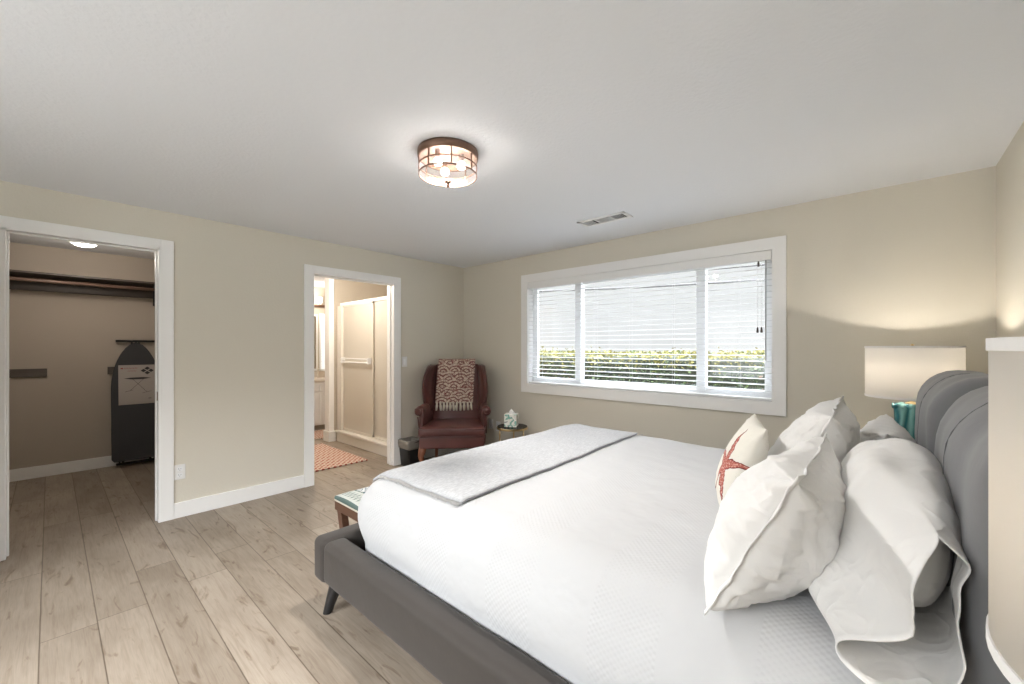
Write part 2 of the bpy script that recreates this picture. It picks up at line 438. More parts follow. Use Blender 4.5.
# closet shell
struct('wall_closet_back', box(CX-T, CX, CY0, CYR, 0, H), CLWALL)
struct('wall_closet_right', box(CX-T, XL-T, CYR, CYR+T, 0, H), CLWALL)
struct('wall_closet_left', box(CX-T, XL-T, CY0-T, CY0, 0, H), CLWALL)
# bath shell
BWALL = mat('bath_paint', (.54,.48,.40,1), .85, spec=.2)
struct('wall_bath_left', box(BX2, XL-T, 1.25, 1.25+.1, 0, H), BWALL)
struct('wall_bath_end', box(BX2-T, BX2, 1.25, 4.2, 0, H), BWALL)
struct('wall_bath_right', box(BX2, XL-T, 3.72, 3.82, 0, H), BWALL)
bm = bmesh.new(); bx(bm, BX1-.1, BX1, 2.76, 3.72, 0, H)
struct('wall_bath_partition', bm, BWALL)
bm = bmesh.new(); bx(bm, BX1-.12, BX1+.02, 2.70, 2.775, 0, H); bx(bm, BX1-.135, BX1+.04, 2.685, 2.79, 0, .15)
struct('trim_bath_column', bm, TRIM, bevel=.003)

# baseboards
def base(name, pts):
    bm = bmesh.new()
    for x0, x1, y0, y1 in pts: bx(bm, x0, x1, y0, y1, 0, .122)
    return struct(name, bm, TRIM, bevel=.003)
CW = .078
base('baseboard_left', [(XL, XL+.015, CL1+CW, BA0-CW), (XL, XL+.015, BA1+CW, YW), (XL, XL+.015, YB, CL0-CW)])
base('baseboard_far', [(XL+.015, XR-.015, YW-.015, YW)])
base('baseboard_right', [(XR-.015, XR, YB, YW)])
base('baseboard_back', [(XL, XR, YB, YB+.015)])
base('baseboard_closet', [(CX, CX+.015, CY0, CYR)])
base('baseboard_closet_right', [(CX+.015, XL-T, CYR-.015, CYR)])

def casing(name, y0, y1, z1):
    bm = bmesh.new(); e = .018
    bx(bm, XL, XL+e, y0-CW, y0, 0, z1+CW-.01); bx(bm, XL, XL+e, y1, y1+CW, 0, z1+CW-.01); bx(bm, XL, XL+e, y0, y1, z1, z1+CW-.01)
    # jamb lining
    bx(bm, XL-T-.01, XL+e, y0-.001, y0+.016, 0, z1); bx(bm, XL-T-.01, XL+e, y1-.016, y1+.001, 0, z1); bx(bm, XL-T-.01, XL+e, y0, y1, z1-.016, z1+.001)
    # door stop
    bx(bm, XL-.075, XL-.045, y1-.026, y1-.016, 0, z1-.016); bx(bm, XL-.075, XL-.045, y0+.016, y0+.026, 0, z1-.016); bx(bm, XL-.075, XL-.045, y0+.016, y1-.016, z1-.028, z1-.016)
    return struct(name, bm, TRIM, bevel=.002)
t1 = casing('trim_1', CL0, CL1, CLZ); casing('trim_2', BA0, BA1, BAZ)
bm = bmesh.new(); bx(bm, XL-.040, XL-.012, CL1-.0185, CL1-.0155, .95, 1.02); obj('strike_plate', bm, BRONZE, t1)
# closet door, standing open into the bedroom
bm = bmesh.new(); DW = .74
bx(bm, 0, DW, -.035, 0, .012, 2.12)
for z0, z1 in ((.2, .95), (1.1, 1.95)): bx(bm, .14, DW-.14, -.003, .004, z0, z1)
d = struct('door_1', bm, TRIM, bevel=.003); d.location = (XL+.02, CL0+.012, 0); d.rotation_euler = (0, 0, math.atan2(-.342, .94))
bm = bmesh.new(); lathe(bm, [(.0, .0), (.026, .0), (.026, .008), (.01, .012), (.01, .035), (.027, .045), (.027, .06), (.015, .07), (0, .072)], n=20, M=Matrix.Translation((DW-.07, .001, 1.0)) @ Matrix.Rotation(-PI/2, 4, 'X'))
obj('door_knob', bm, BRONZE, d, smooth=True)

# ------------------------------------------------------------------ window
bm = bmesh.new(); e = .02; cw = .08
bx(bm, WX0-cw, WX0, YW-e, YW, WZ0-cw-.01, WZ1+cw); bx(bm, WX1, WX1+cw, YW-e, YW, WZ0-cw-.01, WZ1+cw)
bx(bm, WX0, WX1, YW-e, YW, WZ1, WZ1+cw); bx(bm, WX0, WX1, YW-e, YW, WZ0-cw-.01, WZ0)
bx(bm, WX0, WX0+.012, YW-e, YO, WZ0+.012, WZ1-.012); bx(bm, WX1-.012, WX1, YW-e, YO, WZ0+.012, WZ1-.012)
bx(bm, WX0, WX1, YW-e, YO, WZ1-.012, WZ1); bx(bm, WX0, WX1, YW-e, YO, WZ0, WZ0+.012)
struct('trim_window', bm, TRIM)
FY0, FY1 = YW+.085, YW+.15
MX1, MX2 = -2.455, -1.19
wf = bmesh.new(); f = .045
bx(wf, WX0+.012, WX0+.012+f, FY0, FY1, WZ0+.012, WZ1-.012); bx(wf, WX1-.012-f, WX1-.012, FY0, FY1, WZ0+.012, WZ1-.012)
bx(wf, WX0+.012+f, WX1-.012-f, FY0, FY1, WZ0+.012, WZ0+.012+f); bx(wf, WX0+.012+f, WX1-.012-f, FY0, FY1, WZ1-.012-f, WZ1-.012)
win = struct('window_1', wf, VINYL)
def sash(x0, x1, y0, y1):
    bm = bmesh.new(); s = .03
    bx(bm, x0, x0+s, y0, y1, WZ0+.05, WZ1-.05); bx(bm, x1-s, x1, y0, y1, WZ0+.05, WZ1-.05)
    bx(bm, x0+s, x1-s, y0, y1, WZ0+.05, WZ0+.05+s); bx(bm, x0+s, x1-s, y0, y1, WZ1-.05-s, WZ1-.05)
    obj('window_sash', bm, VINYL, win, bevel=.002)
    ym = (y0+y1)/2
    obj('window_pane', box(x0+s, x1-s, ym-.003, ym+.003, WZ0+.05+s, WZ1-.05-s), GLASS, win)
sash(WX0+.05, MX1+.012, FY0+.002, FY0+.03); sash(MX1-.012, MX2+.012, FY0+.032, FY0+.06); sash(MX2-.012, WX1-.05, FY0+.002, FY0+.03)
for x in (MX1, MX2): obj('mullion', box(x-.038, x+.038, FY0-.006, FY1, WZ0+.05, WZ1-.05), VINYL, win, bevel=.003)

# blinds
bl = thing('window_blind', 'white horizontal slat blind, lowered and open, hanging in the wide window', 'blind', ((WX0+WX1)/2, YW+.03, WZ1-.012))
bl_inv = Matrix.Translation((-(WX0+WX1)/2, -(YW+.03), -(WZ1-.012)))
def bpart(name, bm, m, par=bl, **k):
    for v in bm.verts: v.co = bl_inv @ v.co
    return obj(name, bm, m, par, **k)
bpart('valance', box(WX0+.014, WX1-.014, YW-.016, YW-.002, WZ1-.088, WZ1-.014), TRIM, bevel=.004)
bpart('headrail', box(WX0+.016, WX1-.016, YW+.006, YW+.055, WZ1-.065, WZ1-.014), BLIND, bevel=.002)
bm = bmesh.new(); z = WZ1-.10; sl = Matrix.Rotation(math.radians(2), 4, 'X')
while z > WZ0+.062:
    for x0, x1 in ((WX0+.018, WX1-.018),):
        M = Matrix.Translation((0, YW+.03, z)) @ sl
        # slightly crowned slat
        ys = (-.025, -.012, 0, .012, .025); zs = (0, .0018, .0025, .0018, 0)
        top = [[bm.verts.new(M @ Vector((x, yy, zz+.0015))) for yy, zz in zip(ys, zs)] for x in (x0, x1)]
        bot = [[bm.verts.new(M @ Vector((x, yy, zz-.0015))) for yy, zz in zip(ys, zs)] for x in (x0, x1)]
        for q in range(4):
            bm.faces.new((top[0][q], top[1][q], top[1][q+1], top[0][q+1])); bm.faces.new((bot[0][q+1], bot[1][q+1], bot[1][q], bot[0][q]))
        bm.faces.new((top[0][0], bot[0][0], bot[1][0], top[1][0])); bm.faces.new((top[1][4], bot[1][4], bot[0][4], top[0][4]))
        for e_ in (0, 1): bm.faces.new([top[e_][q] for q in range(5)] + [bot[e_][q] for q in range(4, -1, -1)])
    z -= .0458
bpart('slats', bm, BLIND)
bpart('bottom_rail', box(WX0+.018, WX1-.018, YW+.005, YW+.055, WZ0+.014, WZ0+.034), BLIND, bevel=.003)
for x in (WX0+.18, MX1+.25, -1.82, MX2-.22, MX2+.32):
    bm = bmesh.new()
    for yy in (YW+.004, YW+.056): tube(bm, [(x, yy, WZ0+.03), (x, yy, WZ1-.06)], .0009, 5)
    bpart('ladder_cord', bm, BLIND)
bm = bmesh.new(); tube(bm, [(WX1-.055, YW-.004, WZ1-.08), (WX1-.055, YW-.006, WZ0+.33)], .004, 8); bpart('tilt_wand', bm, mat('clear_grey_wand', (.28,.28,.28,1), .3))
for dx, zt in ((-.105, 2.02), (-.112, 1.50), (-.085, 1.50)):
    bm = bmesh.new(); tube(bm, [(WX1+dx, YW-.003, WZ1-.08), (WX1+dx, YW-.004, zt)], .0012, 5); lc = bpart('lift_cord', bm, BLIND)
    bm = bmesh.new(); lathe(bm, [(.002, zt+.028), (.006, zt+.02), (.009, zt-.012), (.007, zt-.016)], WX1+dx, YW-.004, 10); bpart('tassel', bm, DARKWOOD, lc)

# ------------------------------------------------------------------ outside
struct('ground', box(-40, 30, -30, 60, -.25, -.2), OUTSIDE)
LEAF = mat('hedge_leaf_green', (.03,.058,.016,1), .5); LEAFY = mat('hedge_leaf_young_yellow', (.21,.19,.045,1), .5)
LEAFM = mat('hedge_leaf_mid', (.065,.10,.028,1), .5); CORE = mat('hedge_inner_twigs', (.012,.018,.008,1), .9)
LEAFR = mat('hedge_leaf_brown', (.16,.09,.05,1), .6)
hd = thing('hedge', 'dense leafy green hedge with yellow new growth outside the window', 'hedge', (-2.4, 5.6, -.27))
bm = bmesh.new(); roundbox(bm, (0, .12, .78), (3.6, .30, .72), .1, (30, 4, 8), fn=lambda p: p + Vector((0, .05*noise.noise(p*5), .03*noise.noise(p*4))))
obj('inner_foliage', bm, CORE, hd)
bm = bmesh.new(); rnd = random.Random(3)
def leaf(p, L, mi):
    a = Vector((rnd.uniform(-1,1), rnd.uniform(-1.0,.2), rnd.uniform(-.3,1))).normalized(); s = a.cross(Vector((rnd.uniform(-1,1), rnd.uniform(-1,1), rnd.uniform(-1,1)))).normalized()
    w = L*.3; nrm = a.cross(s)*L*.08
    vs = [bm.verts.new(q) for q in (p, p+a*L*.5+s*w+nrm, p+a*L, p+a*L*.5-s*w+nrm)]
    f_ = bm.faces.new(vs); f_.material_index = mi
for k in range(9000):
    x = rnd.uniform(-3.3, 3.3); z = rnd.uniform(.35, 1.56)
    y = -.20 - .06*noise.noise(Vector((x*3, z*3, 0))) + rnd.uniform(-.04, .04)
    t = (z-1.38)/.18 + rnd.uniform(-.4, .4)
    mi = 1 if t > 0 else (2 if rnd.random() < .35 else (3 if rnd.random() < .1 else 0))
    leaf(Vector((x, y, z)), rnd.uniform(.03, .055), mi)
for k in range(4200):
    x = rnd.uniform(-3.3, 3.3); leaf(Vector((x, rnd.uniform(-.2, .4), 1.53+.03*noise.noise(Vector((x*2, 1, 0)))+rnd.uniform(-.02, .03))), rnd.uniform(.03, .055), 1 if rnd.random() < .75 else 2)
for k in range(60):
    x = rnd.uniform(-3.3, 3.3); y = rnd.uniform(-.15, .2); hh = rnd.uniform(.04, .12)
    for q in range(6): leaf(Vector((x+rnd.uniform(-.01,.01), y, 1.55+hh*q/6)), .04, 1 if q > 1 else 2)
pass
lf = obj('leaves', bm, [LEAF, LEAFY, LEAFM, LEAFR], hd)
for nm, a, b, r in (('overhead_cable', (-14.0, 18.0, 4.45), (-3.84, 21.8, 4.45), .055), ('overhead_cable', (-11.4, 19.95, 5.2), (-3.9, 22.1, 5.2), .045)):
    a = Vector(a); b = Vector(b); dd = (b-a)
    bm = bmesh.new(); tube(bm, [a - dd*.8 + Vector((0,0,.2)), a, (a+b)/2 - Vector((0,0,.05)), b, b + dd*1.2 + Vector((0,0,.3))], r, 8)
    o = obj(nm, bm, SLOT)
    tag(o, 'lower dark cable crossing the sky beyond the window' if r > .05 else 'upper dark cable crossing the sky, close under the window head', 'cable', 'cables strung across the sky')

# ------------------------------------------------------------------ ceiling fixtures
cl = thing('ceiling_light', 'round bronze flush mount ceiling light with banded glass drum in bedroom', 'ceiling light', (-1.777, 1.458, H))
bm = bmesh.new(); lathe(bm, [(.05, 0), (.163, 0), (.165, -.012), (.163, -.04), (.150, -.042), (.150, -.02), (.05, -.02)], n=48); obj('canopy', bm, BRONZE, cl, smooth=True, bevel=0)
bm = bmesh.new(); lathe(bm, [(.156, -.042), (.156, -.133)], n=48, caps=False); obj('glass_drum', bm, SIDEGL, cl, smooth=True)
bm = bmesh.new(); lathe(bm, [(.156, -.133), (.14, -.142), (.10, -.152), (.05, -.158), (.001, -.16)], n=48, caps=False)
for v in bm.verts: v.co.z += .0018*noise.noise(v.co*60)
obj('glass_bowl', bm, SEEDY, cl, smooth=True)
bm = bmesh.new()
for z in (-.085, -.130):
    lathe(bm, [(.1545, z-.003), (.1595, z-.003), (.1595, z+.003), (.1545, z+.003), (.1545, z-.003)], n=48, caps=False)
for k in range(8):
    a = 2*PI*k/8+.2; M = Matrix.Rotation(a, 4, 'Z')
    bx(bm, .1545, .1598, -.0035, .0035, -.133, -.042, M)
obj('band_grid', bm, BRONZE, cl)
bm = bmesh.new(); lathe(bm, [(.003, -.155), (.017, -.16), (.02, -.165), (.012, -.17), (.007, -.178), (.011, -.186), (.006, -.195), (.0, -.197)], n=16); obj('finial', bm, BRONZE, cl, smooth=True)
BULB = mat('lit_bulb', (1,1,1,1), .5, emis=(1,.93,.84,1), estr=5)
for k in range(3):
    a = 2*PI*k/3+.6; M = Matrix.Translation((.075*math.cos(a), .075*math.sin(a), -.08)) @ Matrix.Rotation(PI/2, 4, 'Y')
    bm = bmesh.new(); bmesh.ops.create_uvsphere(bm, u_segments=14, v_segments=10, radius=.024, matrix=M); obj('bulb', bm, BULB, cl, smooth=True)
    bm = bmesh.new(); lathe(bm, [(.014, -.02), (.014, -.055)], .075*math.cos(a), .075*math.sin(a), 12); obj('socket', bm, BRONZE, cl)

vt = thing('ceiling_vent', 'white rectangular louvred air vent in the ceiling near the window wall', 'vent', (-1.735, 3.095, H))
bm = bmesh.new(); hx, hy = .215, .085
bx(bm, -hx, hx, -hy, -hy+.028, -.008, 0); bx(bm, -hx, hx, hy-.028, hy, -.008, 0); bx(bm, -hx, -hx+.03, -hy, hy, -.008, 0); bx(bm, hx-.03, hx, -hy, hy, -.008, 0)
bx(bm, -.072, -.062, -hy, hy, -.007, 0); bx(bm, .068, .078, -hy, hy, -.007, 0)
obj('vent_frame', bm, PLASTIC, vt, bevel=.002)
bm = bmesh.new(); bx(bm, -hx+.03, hx-.03, -hy+.028, hy-.028, -.001, -.0002); obj('vent_shade_sheet', bm, mat('duct_shade_black', (.008,.008,.008,1), 1, spec=0), vt)  # flat black sheet painting the shade of the vent opening
bm = bmesh.new()
for k in range(5): bx(bm, -.002, .002, -hy+.028, hy-.028, -.007, -.0015, Matrix.Translation((-hx+.045+k*.018, 0, 0)) @ Matrix.Rotation(.9, 4, 'Y'))
for k in range(5): bx(bm, -.002, .002, -hy+.028, hy-.028, -.007, -.0015, Matrix.Translation((.088+k*.018, 0, 0)) @ Matrix.Rotation(-.9, 4, 'Y'))
for k in range(6): bx(bm, -.062, .068, -.001, .001, -.006, -.0015, Matrix.Translation((0, -hy+.036+k*.0195, 0)))
obj('louvres', bm, PLASTIC, vt)

# ------------------------------------------------------------------ wall plates
def plate(name, label, cat, M, kind, group=None):
    o = thing(name, label, cat, (0,0,0), 0, group); o.matrix_world = M
    bm = bmesh.new(); bx(bm, -.037, .037, 0, .006, -.06, .06); obj('cover_plate', bm, PLASTIC, o, bevel=.002)
    if kind == 'switch':
        bm = bmesh.new(); bx(bm, -.017, .017, .006, .010, -.034, .034); obj('rocker', bm, VINYL, o, bevel=.001)
    else:
        for z in (-.024, .024):
            bm = bmesh.new(); bx(bm, -.017, .017, .006, .008, z-.015, z+.015); s = obj('socket_face', bm, VINYL, o, bevel=.001)
            bm = bmesh.new()
            for x in (-.007, .007): bx(bm, x-.0012, x+.0012, .0078, .0085, z-.002, z+.008)
            bx(bm, -.002, .002, .0078, .0085, z-.011, z-.007); obj('slot', bm, SLOT, s)
    return o
MLw = lambda y, z: Matrix.Translation((XL, y, z)) @ Matrix.Rotation(-PI/2, 4, 'Z')
MFw = lambda x, z: Matrix.Translation((x, YW, z)) @ Matrix.Rotation(PI, 4, 'Z')
plate('light_switch', 'white rocker light switch on the wall right of the bathroom doorway', 'light switch', MLw(2.80, 1.2), 'switch')
plate('wall_outlet', 'white wall outlet beside the closet door casing', 'outlet', MLw(.697, .365), 'outlet')
plate('wall_outlet', 'white wall outlet right of the leather armchair, nearer the chair', 'outlet', MFw(-3.70, .40), 'outlet', 'outlets between armchair and side table')
plate('wall_outlet', 'white wall outlet behind the brass side table', 'outlet', MFw(-3.57, .385), 'outlet', 'outlets between armchair and side table')

# ------------------------------------------------------------------ closet contents
sh = thing('closet_shelf', 'dark closet shelf with hanging rod and wall cleat high on the back wall', 'shelf', (CX, (CY0+CYR)/2, 1.93))
L = (CYR-CY0)/2-.002
obj('shelf_board', box(.001, .36, -L, L, .17, .19), DARKWOOD, sh, bevel=.002)
obj('wall_cleat', box(.001, .02, -L, L, .03, .17), DARKWOOD, sh)
bm = bmesh.new(); tube(bm, [(.30, -L, .11), (.30, L, .11)], .017, 12); obj('hanging_rod', bm, mat('brown_rod', (.16,.10,.075,1), .4), sh, smooth=True)
for y in (L-.085, -L+.3):
    bm = bmesh.new(); bx(bm, .02, .30, y-.01, y+.01, .155, .17); bx(bm, .02, .035, y-.01, y+.01, -.06, .17)
    tube(bm, [(.03, y, -.04), (.16, y, .05), (.28, y, .09)], .006, 6)
    lathe(bm, [(.024, -.008), (.024, .008)], n=14, M=Matrix.Translation((.30, y, .11)) @ Matrix.Rotation(PI/2, 4, 'X')); obj('shelf_bracket', bm, BLACK, sh)
for y0, y1, lb in ((-.55, -.02, 'dark grey wood cleat on closet back wall, left of the ironing board'), (.44, .92, 'dark grey wood cleat on closet back wall, behind the ironing board')):
    o = obj('wall_cleat_board', box(CX+.001, CX+.021, y0, y1, 1.06, 1.145), CLEATWOOD, bevel=.002); tag(o, lb, 'wood cleat')
cd = thing('closet_light', 'small round lit dome light on the closet ceiling', 'ceiling light', (-5.62, .215, H))
bm = bmesh.new(); lathe(bm, [(.02, 0), (.13, 0), (.13, -.018), (.12, -.02)], n=32); obj('light_base', bm, PLASTIC, cd, smooth=True)
bm = bmesh.new(); lathe(bm, [(.122, -.018), (.118, -.045), (.10, -.085), (.06, -.115), (.0, -.125)], n=32); obj('light_dome', bm, mat('lit_dome', (.9,.88,.84,1), .5, emis=(1,.95,.88,1), estr=1.6), cd, smooth=True)

# ironing board leaning on the back wall
IRON = mat('charcoal_board_cover', (.05,.05,.054,1), .9, bump=.1, bscale=30)
ib = thing('ironing_board', 'folded ironing board with charcoal cover leaning upright in the closet', 'ironing board', (CX+.19, .675, .035))
ib.rotation_euler = (0, -math.atan2(.125, 1.33), 0)
def iron_outline(w=.215, Ht=1.36, n=16):
    prof = [(w-.02, 0), (w, .03), (w, .80)] + [(w*(1-(k/n)**2.1)**.62 if k < n else .0, .80+(Ht-.80)*k/n) for k in range(1, n+1)]
    return prof[:] + [(-y, z) for y, z in reversed(prof[:-1])]
bm = bmesh.new(); ol = iron_outline()
loft(bm, [[(.0, y, z+.04) for y, z in ol], [(.03, y, z+.04) for y, z in ol]]); obj('board_cover', bm, IRON, ib, bevel=.006)
bm = bmesh.new()
for y in (-.12, .12): tube(bm, [(-.022, y, .02), (-.022, y*.4, .75), (-.022, y*.25, 1.40)], .011, 8)
obj('folded_legs', bm, BLACK, ib, smooth=True)
bm = bmesh.new(); tube(bm, [(-.022, -.17, 1.415), (-.022, .25, 1.415)], .013, 10); obj('leg_crossbar', bm, BLACK, ib, smooth=True)
bm = bmesh.new(); tube(bm, [(.0, -.18, .012), (.0, .18, .012)], .013, 10)
for y in (-.15, .15): tube(bm, [(0, y, .012), (0.01, y, .06)], .008, 8)
obj('foot_bar', bm, BLACK, ib, smooth=True)
# cardboard label (paper sleeve)
lbm = mat('label_paper', (.42,.38,.35,1), .7); ink = mat('label_ink', (.03,.03,.035,1), .7); redink = mat('label_red_ink', (.28,.05,.05,1), .7)
bm = bmesh.new(); bx(bm, .0315, .0335, -.155, .185, .675, 1.13); lp = obj('paper_label', bm, lbm, ib)
X = .0338
bm = bmesh.new()
def stroke(bm, y0, z0, y1, z1, w=.003):
    d_ = Vector((0, y1-y0, z1-z0)).normalized(); s_ = Vector((0, -d_.z, d_.y))*w/2
    a_, b_ = Vector((X, y0, z0)), Vector((X, y1, z1))
    bm.faces.new([bm.verts.new(q) for q in (a_-s_, b_-s_, b_+s_, a_+s_)])
bv = [(X, -.11, .975), (X, -.05, .984), (X, .06, .986), (X, .13, .974), (X, .06, .962), (X, -.04, .962)]
bm.faces.new([bm.verts.new(q) for q in bv])
stroke(bm, -.03, .962, .09, .81); stroke(bm, .06, .962, -.06, .83); stroke(bm, -.10, .822, -.03, .84); stroke(bm, .05, .80, .13, .82)
for cy_, cz_ in ((.095, 1.088), (.128, 1.062), (.095, 1.036), (.062, 1.062)):
    bm.faces.new([bm.verts.new((X, cy_+a_, cz_+b_)) for a_, b_ in ((-.026, 0), (0, -.02), (.026, 0), (0, .02))])
stroke(bm, .10, .735, .13, .735, .006)
obj('label_drawing', bm, ink, lp)
bm = bmesh.new()
bm.faces.new([bm.verts.new((X, -.135+a_, 1.085+b_)) for a_, b_ in ((0, 0), (.02, 0), (.02, .014), (0, .014))])
for k in range(9): stroke(bm, -.105+k*.013, 1.086, -.099+k*.013, 1.100, .004)
for k in range(6): stroke(bm, -.075+k*.013, 1.055, -.067+k*.013, 1.068, .003)
obj('label_lettering', bm, redink, lp)

# ------------------------------------------------------------------ bathroom
sw = thing('shower_enclosure', 'framed sliding shower door of obscure glass above a white curb', 'shower', (-5.15, 2.86, 0))
STONE = mat('shower_acrylic', (.72,.68,.62,1), .35)
def sp_(name, b, m, par=sw, **k):
    bm = bmesh.new()
    for q in (b if isinstance(b, list) else [b]): bx(bm, q[0]+5.15, q[1]+5.15, q[2]-2.86, q[3]-2.86, q[4], q[5])
    return obj(name, bm, m, par, **k)
sp_('shower_curb', [(-5.96, -4.36, 2.80, 2.93, 0, .13), (-5.96, -4.36, 2.775, 2.95, .13, .165)], STONE, bevel=.008)
sp_('shower_pan', (-5.96, -4.36, 2.93, 3.70, 0, .06), STONE)
sp_('shower_wall_panel', [(-5.965, -5.955, 2.95, 3.70, .06, 2.02), (-5.955, -4.36, 3.69, 3.70, .06, 2.02)], STONE)
sp_('top_rail', (-5.96, -4.36, 2.845, 2.895, 1.975, 2.02), VINYL, bevel=.012)
sp_('bottom_track', (-5.96, -4.36, 2.85, 2.89, .165, .185), CHROME)
sp_('side_jamb', [(-5.98, -5.86, 2.82, 2.90, .165, 1.975)], STONE, bevel=.006)
for x0, x1, y in ((-5.86, -5.02, 2.855), (-5.08, -4.37, 2.88)):
    fr = sp_('door_frame', [(x0, x0+.022, y-.008, y+.008, .185, 1.975), (x1-.022, x1, y-.008, y+.008, .185, 1.975), (x0, x1, y-.008, y+.008, .185, .205), (x0, x1, y-.008, y+.008, 1.955, 1.975)], CHROME)
    sp_('shower_glass', (x0+.022, x1-.022, y-.003, y+.003, .205, 1.955), FROST, fr)
bm = bmesh.new()
for z in (1.16, 1.21): tube(bm, [(-5.84+5.15, 2.81-2.86, z), (-5.05+5.15, 2.81-2.86, z)], .010, 8)
for x in (-5.81, -5.08): bx(bm, x+5.15-.01, x+5.15+.01, -.06, -.005, 1.145, 1.225)
obj('towel_bar', bm, VINYL, sw)

vn = thing('bathroom_vanity', 'white bathroom vanity cabinet with arched doors seen through the doorway', 'vanity', (BX2+.003, 3.0, 0))
obj('cabinet_body', box(.001, .54, -.75, .70, .09, .80), TRIM, vn, bevel=.003)
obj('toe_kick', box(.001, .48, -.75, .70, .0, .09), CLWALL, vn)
obj('countertop', box(.0, .57, -.76, .70, .80, .84), mat('beige_counter', (.62,.55,.47,1), .3), vn, bevel=.006)
obj('backsplash', box(.001, .02, -.76, .70, .84, .94), mat('beige_splash', (.62,.55,.47,1), .3), vn)
for y0, y1 in ((-.70,-.38),(-.36,-.04),(-.02,.30),(.32,.64)):
    bm = bmesh.new(); bx(bm, .54, .558, y0, y1, .13, .62)
    w_ = (y1-y0)/2-.045; cy_ = (y0+y1)/2
    ar = [(.563, cy_-w_, .17), (.563, cy_+w_, .17), (.563, cy_+w_, .50)] + [(.563, cy_+w_*math.cos(PI*k/8), .50+.055*math.sin(PI*k/8)) for k in range(1, 8)] + [(.563, cy_-w_, .50)]
    loft(bm, [ar, [(.557, a_[1], a_[2]) for a_ in ar]])
    dr = obj('cabinet_door', bm, TRIM, vn, bevel=.003)
    bm = bmesh.new(); yy = y1-.03 if y0 in (-.70, -.02) else y0+.03; tube(bm, [(.558, yy, .44), (.58, yy, .44), (.58, yy, .54), (.558, yy, .54)], .005, 6); obj('handle', bm, BLACK, dr)
    obj('drawer_front', box(.54, .558, y0, y1, .65, .775), TRIM, vn, bevel=.003)
bm = bmesh.new(); tube(bm, [(.10, .12, .84), (.10, .12, .97), (.13, .12, 1.0), (.20, .12, .99), (.21, .12, .96)], .011, 8)
obj('faucet', bm, CHROME, vn, smooth=True)
bm = bmesh.new(); bx(bm, BX2+.001, BX2+.02, 2.35, 3.16, .96, 1.95); mi_ = obj('bathroom_mirror', bm, TRIM, bevel=.004)
tag(mi_, 'rectangular mirror above the bathroom vanity', 'mirror'); obj('mirror_glass', box(BX2+.02, BX2+.022, 2.385, 3.125, .995, 1.915), MIRROR, mi_)
w2 = struct('window_2', box(BX2+.001, BX2+.03, 3.185, 3.66, .95, 1.97), TRIM, bevel=.003)
bm = bmesh.new()
for k in range(21): bx(bm, BX2+.032, BX2+.048, 3.215, 3.63, .985+k*.046, .985+k*.046+.034)
obj('blind_slats', bm, mat('blind_daylight_glow', (.86,.86,.86,1), .5, emis=(.9,.95,1,1), estr=.35), w2)  # slats glow to imitate daylight; only solid wall behind them
vl = thing('vanity_light', 'bar light with glass shades above the bathroom mirror', 'wall light', (BX2, 3.05, 2.10))
obj('mounting_bar', box(.001, .05, -.35, .25, -.02, .02), BRONZE, vl, bevel=.004)
for y in (-.25, -.08, .10):
    bm = bmesh.new(); lathe(bm, [(.028, .03), (.045, .05), (.05, .15)], .10, y, 20, caps=False); obj('glass_shade', bm, mat('lit_glass_shade', (.9,.85,.8,1), .5, emis=(1,.9,.78,1), estr=1.3), vl, smooth=True)
    bm = bmesh.new(); tube(bm, [(.04, y, .0), (.10, y, .0), (.10, y, .035)], .008, 6); obj('shade_arm', bm, BRONZE, vl)
def rug(name, label, x0, x1, y0, y1):
    bm = bmesh.new(); roundbox(bm, (0,0,.009), ((x1-x0)/2, (y1-y0)/2, .009), (.01,.01,.006), (30,30,1), fn=lambda p: p+Vector((.006*noise.noise(p*9), .006*noise.noise(p*11+Vector((3,0,0))), 0)))
    o = obj(name, bm, RUG, smooth=True); o.location = ((x0+x1)/2, (y0+y1)/2, .0005); tag(o, label, 'rug'); return o
rug('bath_rug', 'coral and cream patterned rug just inside the bathroom doorway', -5.88, -4.63, 1.72, 2.56)
rug('bath_rug', 'coral and cream patterned rug in front of the white vanity', -6.86, -6.26, 2.15, 3.15)

# ------------------------------------------------------------------ bed
bed = thing('platform_bed', 'king platform bed upholstered in grey with tall padded headboard', 'bed', (-1.0, 2.09, 0))
def bedp(name, bm, m, par=bed, **k):
    for v in bm.verts: v.co = v.co - Vector((-1.0, 2.09, 0))
    return obj(name, bm, m, par, **k)
BY0, BY1 = .925, 3.255
def wob(p): return p + Vector((.004*noise.noise(p*4), .004*noise.noise(p*4+Vector((5,0,0))), .004*noise.noise(p*3+Vector((0,7,0)))))
bm = bmesh.new(); roundbox(bm, (-.97, .99, .262), (1.17, .063, .105), .035, (30,2,3), fn=wob); bedp('side_rail', bm, RAILF, smooth=True)
bm = bmesh.new(); roundbox(bm, (-.97, 3.19, .262), (1.17, .063, .105), .035, (30,2,3), fn=wob); bedp('side_rail', bm, RAILF, smooth=True)
bm = bmesh.new(); roundbox(bm, (-2.175, 2.09, .265), (.062, 1.17, .112), .035, (2,30,3), fn=wob); bedp('foot_rail', bm, RAILF, smooth=True)
for x, y, sx, sy in ((-2.10, 1.0, -1, -1), (-2.10, 3.18, -1, 1), (.10, 1.03, 1, -1), (.10, 3.15, 1, 1)):
    dx = .035*sx; dy = .045*sy
    bm = bmesh.new(); lathe(bm, [(.022, 0), (.040, .18)], n=16)
    for v in bm.verts: t = 1-v.co.z/.18; v.co.x += x+dx*t; v.co.y += y+dy*t
    bedp('leg', bm, BLACK, smooth=False, bevel=.002)
bedp('slat_base', box(-2.12, .18, 1.04, 3.14, .165, .20), SLOT)
